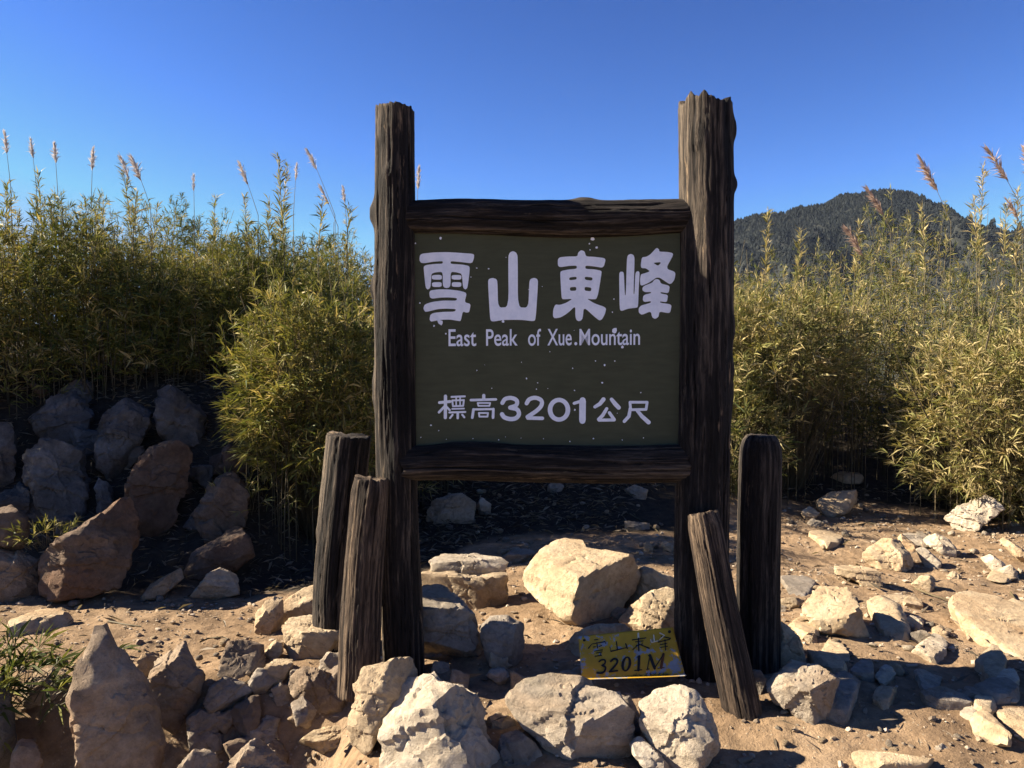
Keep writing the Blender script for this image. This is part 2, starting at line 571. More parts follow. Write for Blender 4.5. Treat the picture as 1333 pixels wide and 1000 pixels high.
# ------------------------------------------------------------------ logs
def make_log(name, p0, p1, r0, r1, mat, parent=None, seed=0, knots=(), jag=0.03, seg=150, bend=0.012, crack=0.010, ends='top', profile=None, rows=None, sharp=0):
    """weathered round log from p0 (foot) to p1 (top); grain runs along its length. knots: (angle, height fraction, size, bulge)"""
    p0, p1 = np.array(p0, float), np.array(p1, float)
    L = np.linalg.norm(p1 - p0)
    rows = rows or max(60, int(L / 0.011))
    th = np.linspace(0, 2 * math.pi, seg, endpoint=False)
    t = np.linspace(0, 1, rows)
    TH, T = np.meshgrid(th, t)
    c, s = np.cos(TH).ravel(), np.sin(TH).ravel()
    tt = T.ravel()
    # jagged, splintered end: each fibre bundle stops at its own height
    jj = 1.5 * fbm(np.stack([np.cos(th) * 1.7, np.sin(th) * 1.7, np.full(seg, seed * 1.7)], 1), seed + 3, 4) + 0.2 * perlin(np.stack([np.cos(th) * 11, np.sin(th) * 11, np.full(seg, 0.3)], 1), seed + 8)
    topz = L + jag * (jj - 0.25)
    z = tt * np.tile(topz, rows)
    if ends == 'both':
        botz = jag * (jj[::-1])
        z = z + (1 - tt) * np.tile(botz, rows)
    rad = r0 + (r1 - r0) * tt
    if profile is not None:
        rad = rad * np.interp(tt, [q[0] for q in profile], [q[1] for q in profile])
    Pc = np.stack([c * 1.1, s * 1.1, z * 0.9], 1)
    shape = 0.085 * fbm(Pc + seed * 7.3, seed, 3)
    tw = 0.30 * perlin(np.stack([z * 1.3, z * 0 + seed, z * 0], 1), seed + 71) + 0.10 * fbm(np.stack([c * 1.2, s * 1.2, z * 4], 1), seed + 72, 2)
    cg, sg = np.cos(TH.ravel() + tw), np.sin(TH.ravel() + tw)
    g = fbm(np.stack([cg * 5, sg * 5, z * 1.0], 1), seed + 20, 5, 2.1, 0.68)
    fine = perlin(np.stack([cg * 34, sg * 34, z * 3.5], 1), seed + 30)
    warp = 0.5 * perlin(np.stack([c, s, z * 2.2], 1), seed + 44)
    crk = np.abs(perlin(np.stack([cg * 3.6 + warp, sg * 3.6 + warp, z * 0.55], 1), seed + 50))
    crk = -np.exp(-(crk / 0.020) ** 2) * sstep(-0.15, 0.2, perlin(np.stack([c * 2.2, s * 2.2, z * 2.0], 1), seed + 52))
    dsp = 0.0036 * g + 0.0016 * fine + crack * crk
    for (ka, kh, ks, kb) in knots:
        da = (TH.ravel() - ka + math.pi) % (2 * math.pi) - math.pi
        d2 = ((da * rad) / ks) ** 2 + ((z - kh * L) / (ks * 1.5)) ** 2
        dsp += kb * np.exp(-d2) - kb * 0.45 * np.exp(-d2 * 9)
    r = rad * (1 + shape) + dsp
    if sharp:
        r = r * (1 - sharp * sstep(0.93, 1.0, tt) * (0.5 + 0.5 * np.cos(TH.ravel() * 3 + seed)))
    bx = bend * np.sin(z / L * 4.2 + seed) * sstep(0, 0.3, tt)
    by = bend * 0.7 * np.cos(z / L * 3.1 + seed * 2)
    V = np.stack([r * c + bx, r * s + by, z], 1)
    ridge = np.clip(0.5 + g * 0.6 + crk * 0.5, 0, 1)
    idx = np.arange(rows * seg).reshape(rows, seg)
    nx = np.roll(idx, -1, 1)
    F = [np.stack([idx[:-1].ravel(), nx[:-1].ravel(), nx[1:].ravel(), idx[1:].ravel()], 1)]
    Vs, Rs = [V], [ridge]
    off = len(V)
    def cap(row, up):
        nonlocal off
        ring = V[row * seg:(row + 1) * seg]
        cen = ring.mean(0)
        prev = np.arange(row * seg, (row + 1) * seg)
        for f in (0.82, 0.6, 0.38, 0.16):
            q = cen + (ring - cen) * f
            zz = fbm(np.stack([q[:, 0] * 70, q[:, 1] * 70, np.zeros(seg)], 1), seed + 60, 2)
            q[:, 2] = cen[2] + (ring[:, 2] - cen[2]) * f + up * jag * (0.30 * zz - 0.12 * (1 - f))
            Vs.append(q); Rs.append(np.clip(0.55 + 0.5 * zz, 0, 1))
            cur = off + np.arange(seg)
            a, b = prev, np.roll(prev, -1)
            a2, b2 = cur, np.roll(cur, -1)
            F.append(np.stack([a, b, b2, a2], 1) if up > 0 else np.stack([a2, b2, b, a], 1))
            prev = cur
            off += seg
        Vs.append(cen[None, :] + [[0, 0, -up * jag * 0.12]]); Rs.append(np.array([0.5]))
        a, b = prev, np.roll(prev, -1)
        cc = np.full(seg, off)
        F.append(np.stack([a, b, cc], 1) if up > 0 else np.stack([cc, b, a], 1))
        off += 1
    cap(rows - 1, 1)
    cap(0, -1)
    F4 = [f for f in F if f.shape[1] == 4]
    F3 = [f for f in F if f.shape[1] == 3]
    me = mesh_np(name, np.concatenate(Vs), [np.concatenate(F4), np.concatenate(F3)], True, {'ridge': np.concatenate(Rs)})
    o = obj(name, me, mat, parent)
    o.location = p0
    o.rotation_mode = 'QUATERNION'
    ez = Vector(p1 - p0).normalized()
    ref = Vector((0, 0, 1)) if abs(ez.x) > 0.8 else Vector((1, 0, 0))   # beams: angle 0 is up; posts: angle 0 is right
    ey = ez.cross(ref).normalized()
    ex = ey.cross(ez)
    o.rotation_quaternion = Matrix((ex, ey, ez)).transposed().to_quaternion()
    return o

# ------------------------------------------------------------------ the peak sign
DS = 3.20                                            # distance of the sign
YAW = R(-2.5)                                        # its right end stands a little nearer
def on_sign(px, py, out=0.0):
    """point of the sign's own plane seen through a photograph pixel, moved `out` metres towards the viewer"""
    n = np.array([math.sin(YAW), -math.cos(YAW), 0.0])
    p = np.array([0.0, DS, 0.0]) + n * out
    d = ray(px, py)
    k = np.dot(p - CAM, n) / np.dot(d, n)
    return CAM + d * k

sign = empty('peak_sign', (0.06, DS, 0.0), 0)
tag(sign, 'large dark wooden peak sign with green board framed between two rough log posts', 'sign')
def to_local(p):
    return np.array(p) - np.array(sign.location)

PL0, PL1 = on_sign(526, 900), on_sign(511, 141)
PR0, PR1 = on_sign(914, 930), on_sign(916, 131)
PL0[2] = -0.12; PR0[2] = -0.12
make_log('post', to_local(PL0), to_local(PL1), 0.086, 0.079, WOOD, sign, 3,
         knots=((math.pi, 0.825, 0.030, 0.028), (math.pi * 1.02, 0.70, 0.030, 0.020), (-1.75, 0.885, 0.022, 0.012), (math.pi, 0.53, 0.05, 0.014), (-1.2, 0.42, 0.03, 0.008)), jag=0.024, crack=0.013)
make_log('post', to_local(PR0), to_local(PR1), 0.106, 0.108, WOOD, sign, 11,
         knots=((0.0, 0.955, 0.030, 0.018), (0.05, 0.865, 0.022, 0.022), (-0.35, 0.63, 0.035, 0.012), (-2.1, 0.93, 0.03, 0.012), (0.1, 0.52, 0.04, 0.010), (-0.4, 0.56, 0.03, 0.010)), jag=0.040, crack=0.015)
make_log('top_beam', to_local(on_sign(522, 284, 0.0)), to_local(on_sign(897, 281, 0.0)), 0.072, 0.070, WOODBLACK, sign, 21,
         knots=((1.0, 0.3, 0.03, 0.012), (1.2, 0.5, 0.035, 0.012), (0.2, 0.64, 0.028, 0.016), (2.0, 0.15, 0.03, 0.008)), jag=0.02, ends='both', bend=0.010,
         profile=((0, 0.93), (0.25, 1.0), (0.6, 1.06), (0.85, 1.02), (1, 0.96)), crack=0.012)
make_log('lower_beam', to_local(on_sign(524, 603, 0.014)), to_local(on_sign(893, 601, 0.010)), 0.072, 0.076, WOODBLACK, sign, 33,
         knots=((0.4, 0.22, 0.06, 0.016), (0.3, 0.33, 0.04, 0.010), (1.8, 0.04, 0.03, 0.008)), jag=0.02, ends='both', bend=0.008, crack=0.011)

def mat_panel():
    t = NT('olive_sign_paint')
    v = t.coords()
    n = t.noise(v, 3.0, 5, 0.6)
    c = t.ramp(n, [(0.3, (0.050, 0.056, 0.032)), (0.7, (0.068, 0.074, 0.043))])
    n2 = t.noise(t.coords((1, 1, 6)), 9, 6, 0.7)
    c = t.mix(0.35, c, t.ramp(n2, [(0.3, (0.036, 0.041, 0.030)), (0.7, (0.078, 0.085, 0.060))]))
    b = t.bump(t.noise(v, 60, 4), 0.15, 0.003)
    return t.done(c, 0.85, None, 0.12)

def box_mesh(name, cx, cy, cz):
    V = np.array([[sx * cx, sy * cy, sz * cz] for sx in (-1, 1) for sy in (-1, 1) for sz in (-1, 1)], float)
    F = np.array([[0, 1, 3, 2], [4, 6, 7, 5], [0, 4, 5, 1], [2, 3, 7, 6], [0, 2, 6, 4], [1, 5, 7, 3]])
    return mesh_np(name, V, F)

pc = (on_sign(538, 300) + on_sign(887, 586)) / 2
pw = np.linalg.norm(on_sign(538, 443)[:2] - on_sign(887, 443)[:2])
ph = on_sign(712, 297)[2] - on_sign(712, 586)[2]
PT = 0.012
panel = obj('panel', box_mesh('panel', pw / 2, PT, ph / 2), mat_panel(), sign)
panel.location = to_local(pc)
panel.rotation_euler = (0, 0, YAW)
def panel_uv(px, py):
    p = on_sign(px, py, PT) - pc
    return np.array([p[0] * math.cos(YAW) + p[1] * math.sin(YAW), p[2]])

_t = NT('white_lettering')
WHITE = _t.done(_t.ramp(_t.noise(_t.coords(), 30, 5, 0.7), [(0.35, (0.64, 0.70, 0.80)), (0.6, (0.74, 0.79, 0.88))]), 0.6)

def smooth_poly(P, k=1):
    P = np.asarray(P, float)
    for _ in range(k):                               # round the corners slightly
        q = 0.82 * P + 0.18 * np.roll(P, -1, 0)
        r = 0.18 * P + 0.82 * np.roll(P, -1, 0)
        P = np.stack([q, r], 1).reshape(-1, 2)
    return P

def glyph_mesh(name, polys, thick, frame):
    """filled outlines (holes included); frame maps 2D -> local 3D with y towards the viewer negative"""
    cu = bpy.data.curves.new(name, 'CURVE')
    cu.dimensions = '2D'
    cu.fill_mode = 'BOTH'
    cu.extrude = thick / 2
    for P in polys:
        sp = cu.splines.new('POLY')
        sp.points.add(len(P) - 1)
        for pt, (a, b) in zip(sp.points, P):
            pt.co = (a, b, 0, 1)
        sp.use_cyclic_u = True
    return curve_to_mesh(name, cu, frame)

def curve_to_mesh(name, cu, frame):
    tmp = bpy.data.objects.new('tmp', cu)
    COL.objects.link(tmp)
    dg = bpy.context.evaluated_depsgraph_get()
    me = bpy.data.meshes.new_from_object(tmp.evaluated_get(dg))
    COL.objects.unlink(tmp)
    bpy.data.objects.remove(tmp)
    n = len(me.vertices)
    co = np.empty(n * 3, np.float32)
    me.vertices.foreach_get('co', co)
    co = co.reshape(-1, 3)
    me.vertices.foreach_set('co', np.asarray(frame(co), np.float32).ravel())
    me.name = name
    me.materials.clear()
    me.update()
    return me

def stroke_poly(pts, w, n=6):
    """outline of a round-ended brush stroke along a polyline"""
    pts = np.asarray(pts, float)
    w = np.broadcast_to(np.asarray(w, float), (len(pts),)) / 2
    d = np.gradient(pts, axis=0)
    d /= np.linalg.norm(d, axis=1)[:, None] + 1e-9
    nr = np.stack([-d[:, 1], d[:, 0]], 1)
    a = pts + nr * w[:, None]
    b = pts - nr * w[:, None]
    def arc(c, n0, r, sgn):
        base = math.atan2(n0[1], n0[0])
        return [c + r * np.array([math.cos(base - sgn * math.pi * k / n), math.sin(base - sgn * math.pi * k / n)]) for k in range(1, n)]
    out = list(a) + arc(pts[-1], nr[-1], w[-1], 1) + list(b[::-1]) + arc(pts[0], -nr[0], w[0], 1)
    return np.array(out)

def panel_frame(lift=0.0):
    def f(co):
        return np.stack([co[:, 0], -PT - 0.0011 - lift - co[:, 2], co[:, 1]], 1)
    return f

def z2p(P, ox, oy, sc):
    return [panel_uv(ox + a / sc, oy + b / sc) for a, b in P]

def big_char(name, label, ox, oy, sc, outs, holes=()):
    polys = [smooth_poly(z2p(P, ox, oy, sc), 2) for P in list(outs) + list(holes)]
    o = obj(name, glyph_mesh(name, polys, 0.002, panel_frame()), WHITE, panel)
    o['label'] = label
    return o

S1 = 1333 / 180.0
big_char('character', 'big white character xue (snow) at the top left of the board', 540, 310, S1, [
    [(50, 165), (75, 150), (190, 138), (320, 136), (460, 145), (572, 153), (570, 195), (552, 245), (450, 232), (345, 222), (345, 250), (450, 255), (520, 268), (530, 290), (524, 360), (508, 480), (488, 497),
     (465, 480), (455, 345), (400, 330), (345, 326), (345, 455), (330, 478), (305, 483), (280, 475), (270, 450), (270, 326), (200, 330), (160, 345), (158, 400), (150, 480), (125, 498), (105, 480), (90, 340),
     (85, 275), (110, 260), (190, 250), (270, 248), (270, 222), (180, 228), (95, 243), (60, 240), (45, 215)],
    [(165, 357), (260, 355), (262, 402), (165, 400)], [(165, 427), (260, 425), (258, 472), (167, 472)], [(355, 357), (450, 357), (448, 402), (355, 400)], [(357, 425), (450, 427), (447, 472), (357, 470)],
    [(150, 505), (230, 495), (330, 496), (430, 508), (490, 525), (498, 545), (480, 620), (540, 635), (525, 715), (500, 720), (462, 708), (450, 770), (440, 802), (415, 798), (340, 786), (250, 788), (190, 800),
     (155, 806), (142, 785), (150, 740), (180, 722), (270, 712), (385, 710), (400, 685), (300, 680), (220, 685), (130, 708), (100, 712), (82, 680), (95, 640), (170, 615), (280, 602), (400, 605), (410, 580),
     (330, 572), (250, 574), (165, 585), (145, 570), (140, 530)]])
big_char('character', 'big white character shan (mountain) second from left on the board', 540, 310, S1, [
    [(705, 420), (715, 395), (750, 384), (785, 395), (797, 420), (803, 672), (905, 665), (900, 180), (915, 140), (945, 126), (978, 140), (993, 180), (993, 668), (1095, 672), (1103, 425), (1115, 395), (1150, 383),
     (1180, 395), (1189, 425), (1165, 790), (1140, 802), (1040, 790), (950, 788), (850, 790), (760, 805), (735, 800), (725, 770)]])
big_char('character', 'big white character dong (east) third from left on the board', 710, 310, S1, [
    [(120, 205), (140, 185), (220, 178), (308, 178), (315, 140), (345, 116), (378, 130), (390, 178), (480, 182), (565, 193), (580, 210), (565, 270), (545, 286), (460, 272), (385, 266), (385, 298), (470, 302),
     (535, 315), (543, 330), (500, 590), (440, 590), (400, 585), (470, 630), (587, 670), (575, 730), (545, 785), (520, 795), (480, 765), (370, 665), (360, 770), (345, 795), (320, 802), (298, 790), (288, 750),
     (288, 655), (220, 720), (150, 765), (90, 775), (72, 755), (75, 690), (95, 640), (140, 645), (200, 625), (265, 585), (165, 592), (155, 570), (142, 340), (150, 318), (220, 304), (302, 297), (302, 266),
     (230, 268), (140, 282), (120, 265)]],
    [[(230, 380), (300, 372), (300, 400), (230, 408)], [(380, 372), (455, 380), (450, 412), (380, 402)], [(235, 475), (297, 470), (297, 508), (238, 510)], [(378, 470), (443, 478), (440, 514), (378, 508)]])
big_char('character', 'big white character feng (peak) at the top right of the board', 710, 310, S1, [
    [(710, 345), (722, 325), (745, 325), (756, 340), (765, 552), (775, 552), (785, 200), (795, 165), (823, 152), (850, 165), (860, 200), (848, 540), (858, 540), (866, 345), (878, 322), (900, 320), (908, 340),
     (900, 460), (893, 660), (880, 672), (800, 680), (735, 704), (715, 690)],
    [(1060, 105), (1075, 95), (1095, 110), (1097, 132), (1180, 135), (1225, 145), (1232, 165), (1160, 295), (1255, 328), (1245, 400), (1215, 440), (1190, 442), (1085, 370), (1000, 430), (930, 460), (915, 450),
     (912, 400), (920, 350), (940, 345), (1010, 322), (970, 292), (925, 290), (918, 260), (930, 185), (970, 182), (1010, 160)],
    [(1030, 430), (1050, 402), (1075, 395), (1100, 405), (1112, 440), (1198, 460), (1190, 520), (1175, 532), (1110, 520), (1110, 535), (1182, 548), (1172, 610), (1160, 618), (1105, 610), (1108, 625),
     (1217, 640), (1205, 710), (1190, 725), (1098, 708), (1090, 760), (1060, 780), (1030, 768), (1015, 705), (930, 742), (900, 720), (898, 680), (920, 650), (1015, 625), (1018, 608), (955, 617), (938, 600),
     (942, 560), (960, 545), (1018, 532), (1018, 520), (960, 522), (935, 505), (935, 480), (950, 462)]],
    [[(1035, 238), (1120, 232), (1085, 270)]])

def join_meshes(name, ms):
    V, F, off = [], {}, 0
    for m in ms:
        n = len(m.vertices)
        co = np.empty(n * 3, np.float32)
        m.vertices.foreach_get('co', co)
        V.append(co.reshape(-1, 3))
        for p in m.polygons:
            F.setdefault(len(p.vertices), []).append([i + off for i in p.vertices])
        off += n
        bpy.data.meshes.remove(m)
    return mesh_np(name, np.concatenate(V), [np.array(f) for f in F.values()])

def stroke_char(name, label, ox, oy, sc, strokes, conv, frame, mat, parent, step=0.00025, extra=()):
    ms = []
    for k, (pts, w) in enumerate(strokes):
        pl = stroke_poly(pts, w)
        ms.append(glyph_mesh('s', [[conv(ox + a / sc, oy + b / sc) for a, b in pl]], 0.0016, frame(k * step)))
    for k, (ring_o, ring_i) in enumerate(extra):
        ms.append(glyph_mesh('s', [[conv(ox + a / sc, oy + b / sc) for a, b in r] for r in (ring_o, ring_i)], 0.0016, frame((len(strokes) + k) * step)))
    o = obj(name, join_meshes(name, ms), mat, parent)
    if label: o['label'] = label
    return o

def ell(cx, cy, rx, ry, tilt=0.0, n=40):
    return [(cx + rx * math.cos(a) - tilt * ry * math.sin(a), cy + ry * math.sin(a)) for a in np.linspace(0, 2 * math.pi, n, endpoint=False)]

S3 = 1333 / 310.0
def curve_pts(P, n=5):
    """Catmull-Rom through points, for rounded strokes"""
    P = np.asarray(P, float)
    Q = np.concatenate([[2 * P[0] - P[1]], P, [2 * P[-1] - P[-2]]])
    out = []
    for i in range(1, len(Q) - 2):
        for t in np.linspace(0, 1, n, endpoint=False):
            a, b, c, d = Q[i - 1], Q[i], Q[i + 1], Q[i + 2]
            out.append(0.5 * ((2 * b) + (-a + c) * t + (2 * a - 5 * b + 4 * c - d) * t * t + (-a + 3 * b - 3 * c + d) * t ** 3))
    out.append(P[-1])
    return np.array(out)

def white_char(label, strokes, extra=()):
    return stroke_char('character', label, 560, 420, S3, strokes, panel_uv, panel_frame, WHITE, panel, 0.00025, extra)
def closed(P, w):
    P = list(P)
    return [((P[i], P[(i + 1) % len(P)]), w) for i in range(len(P))]
white_char('small white character biao in the bottom line', [
    (((52, 448), (112, 442)), 16), (((86, 412), (85, 532)), 18), (((82, 468), (50, 502)), 14), (((90, 470), (110, 490)), 12), (((120, 416), (194, 413)), 11),
    *closed([(124, 436), (189, 434), (185, 466), (128, 468)], 10), (((146, 418), (146, 464)), 8), (((168, 418), (168, 464)), 8), (((124, 483), (190, 481)), 9), (((108, 503), (197, 500)), 11),
    (((155, 505), (155, 534)), 14), (((126, 516), (112, 534)), 11), (((180, 515), (192, 530)), 11)])
white_char('small white character gao in the bottom line', [
    (((300, 408), (300, 428)), 18), (((228, 434), (368, 430)), 14), *closed([(266, 450), (336, 450), (332, 466), (270, 466)], 9),
    (((236, 532), (243, 486)), 15), (((243, 486), (354, 484)), 12), (((354, 484), (352, 532)), 15), *closed([(273, 506), (324, 506), (321, 526), (276, 526)], 10)])
white_char('white numeral three in the bottom line', [(curve_pts([(404, 450), (420, 428), (455, 422), (484, 436), (482, 462), (448, 476)]), 23), (curve_pts([(448, 476), (486, 486), (497, 512), (480, 535), (448, 540), (415, 530), (402, 513)]), 24)])
white_char('white numeral two in the bottom line', [(curve_pts([(540, 452), (555, 430), (588, 421), (620, 434), (624, 460), (600, 490), (545, 528)]), 23), (((546, 534), (628, 536)), 20)])
white_char('white numeral zero in the bottom line', [], [(ell(721, 488, 63, 67), ell(721, 488, 37, 43))])
white_char('white numeral one in the bottom line', [(((853, 440), (852, 545)), 37), (((853, 435), (852, 550)), 34), (((806, 452), (850, 438)), 17)])
white_char('small white character gong in the bottom line', [(((970, 430), (950, 455), (922, 472)), (24, 22, 18)), (((1015, 430), (1035, 455), (1055, 476)), (20, 24, 24)), (((988, 482), (965, 520), (942, 542)), (18, 20, 18)), (((945, 546), (1030, 545)), 17), (((1003, 505), (1030, 543)), 18)])
white_char('small white character chi at the end of the bottom line', [*closed([(1118, 446), (1214, 446), (1208, 486), (1122, 488)], 15), (((1120, 480), (1112, 525), (1086, 553)), (18, 20, 18)), (((1158, 492), (1185, 525), (1222, 558)), (18, 22, 24))])

def word(text, x0, x1, yb, cap, label):
    cu = bpy.data.curves.new('t', 'FONT')
    cu.body = text
    cu.size = 1.0
    cu.extrude = 0.02
    cu.offset = 0.009
    S = 1333 / 310.0
    me = curve_to_mesh('word', cu, lambda co: co)
    n = len(me.vertices)
    co = np.empty(n * 3, np.float32)
    me.vertices.foreach_get('co', co)
    co = co.reshape(-1, 3)
    capm = bpy.data.curves.new('t', 'FONT'); capm.body = 'E'
    m2 = curve_to_mesh('c', capm, lambda co: co)
    ch = max(v.co.y for v in m2.vertices)
    a = panel_uv(560 + x0 / S, 420 + yb / S)
    b = panel_uv(560 + x1 / S, 420 + (yb - 2.5 * (x1 - x0) / 342) / S)
    top = panel_uv(560 + x0 / S, 420 + (yb - cap) / S)
    hgt = top[1] - a[1]
    u = (co[:, 0] - co[:, 0].min()) / (co[:, 0].max() - co[:, 0].min())
    X = a[0] + (b[0] - a[0]) * u
    Z = a[1] + (b[1] - a[1]) * u + co[:, 1] / ch * hgt
    Yv = -PT - 0.0011 - np.sign(co[:, 2]) * 0.0008
    me.vertices.foreach_set('co', np.stack([X, Yv, Z], 1).astype(np.float32).ravel())
    me.update()
    o = obj('word', me, WHITE, panel)
    o['label'] = label
for a in (('East', 103, 258, 131, 92, 'white word East'), ('Peak', 313, 490, 129, 90, 'white word Peak'), ('of', 548, 620, 128, 90, 'white word of'),
          ('Xue', 656, 792, 127, 90, 'white word Xue'), ('.', 807, 823, 125, 90, 'white full stop after Xue'), ('Mountain', 835, 1174, 126, 89, 'white word Mountain')):
    word(*a)

def flecks():
    rng = np.random.default_rng(8)
    pts = [(244, 812, 30, 540, 310, S1), (852, 802, 16, 540, 310, S1), (185, 850, 9, 540, 310, S1), (712, 297, 8, 540, 310, S1), (598, 290, 7, 540, 310, S1), (452, 12, 20, 710, 310, S1), (425, 55, 9, 710, 310, S1),
           (493, 92, 13, 710, 310, S1), (430, 115, 8, 710, 310, S1), (660, 588, 8, 710, 310, S1), (645, 715, 7, 710, 310, S1), (1032, 45, 17, 560, 420, S3), (1075, 137, 10, 560, 420, S3), (88, 62, 6, 560, 420, S3),
           (975, 238, 6, 560, 420, S3), (925, 215, 4, 560, 420, S3), (962, 336, 6, 560, 420, S3), (540, 313, 5, 560, 420, S3), (262, 268, 4, 560, 420, S3), (595, 372, 4, 560, 420, S3), (808, 380, 4, 560, 420, S3), (810, 488, 6, 560, 420, S3),
           (1033, 215, 4, 560, 420, S3), (22, 18, 5, 560, 420, S3), (1178, 392, 4, 560, 420, S3), (345, 368, 3, 560, 420, S3), (5, 575, 5, 560, 420, S3), (250, 4, 14, 540, 310, S1), (8, 52, 9, 540, 310, S1), (50, 627, 8, 540, 310, S1)]
    L = [(560 + rng.uniform(-5, 310), 310 + rng.uniform(0, 262), rng.uniform(0.35, 0.9)) for _ in range(20)]
    L += [(ox + a / s, oy + b / s, r / s) for a, b, r, ox, oy, s in pts]
    L += [(550 + 8 * k + rng.uniform(-4, 4), 572 + rng.uniform(-3, 3), rng.uniform(0.5, 1.2)) for k in range(0, 40, 4)]
    ms = []
    for k, (px, py, r) in enumerate(L):
        n = 7
        ph0 = rng.uniform(0, 6)
        P = [panel_uv(px + r * rng.uniform(0.6, 1.2) * math.cos(ph0 + 6.283 * j / n), py + r * rng.uniform(0.6, 1.2) * math.sin(ph0 + 6.283 * j / n)) for j in range(n)]
        ms.append(glyph_mesh('f', [P], 0.001, panel_frame(0.0022)))
    o = obj('paint_fleck', join_meshes('paint_fleck', ms), WHITE, panel)
    o['kind'] = 'stuff'
flecks()

# ------------------------------------------------------------------ stakes beside the sign
def stake(p_bot, p_top, d_bot, d_top, r0, r1, mat, seed, label, **kw):
    a, b = at_depth(*p_bot, d_bot), at_depth(*p_top, d_top)
    o = make_log('wooden_stake', a, b, r0, r1, mat, None, seed, **kw)
    return tag(o, label, 'stake', 'short stakes around the sign posts')
stake((432, 850), (453, 566), 3.50, 3.50, 0.094, 0.098, WOOD, 41, 'tall pale-topped wooden stake furthest left, behind the shorter stake', jag=0.012, knots=((math.pi, 0.55, 0.02, 0.008),), bend=0.006)
stake((466, 905), (482, 621), 3.09, 3.15, 0.082, 0.074, WOODBROWN, 47, 'shorter wooden stake leaning against the left post with worn brown foot', jag=0.014, bend=0.006, sharp=0.12, knots=((-1.2, 0.92, 0.03, 0.006),))
stake((988, 900), (990, 566), 3.27, 3.27, 0.088, 0.086, WOODBLACK, 53, 'upright rounded dark wooden stake at the right of the right post', jag=0.006, bend=0.004, profile=((0, 1), (0.90, 1.0), (0.95, 0.95), (0.98, 0.85), (1, 0.66)))
stake((972, 955), (914, 667), 2.86, 3.03, 0.070, 0.062, WOODBROWN, 59, 'thin brown wooden stake tilting left against the foot of right post', jag=0.012, bend=0.004, sharp=0.15, crack=0.006)

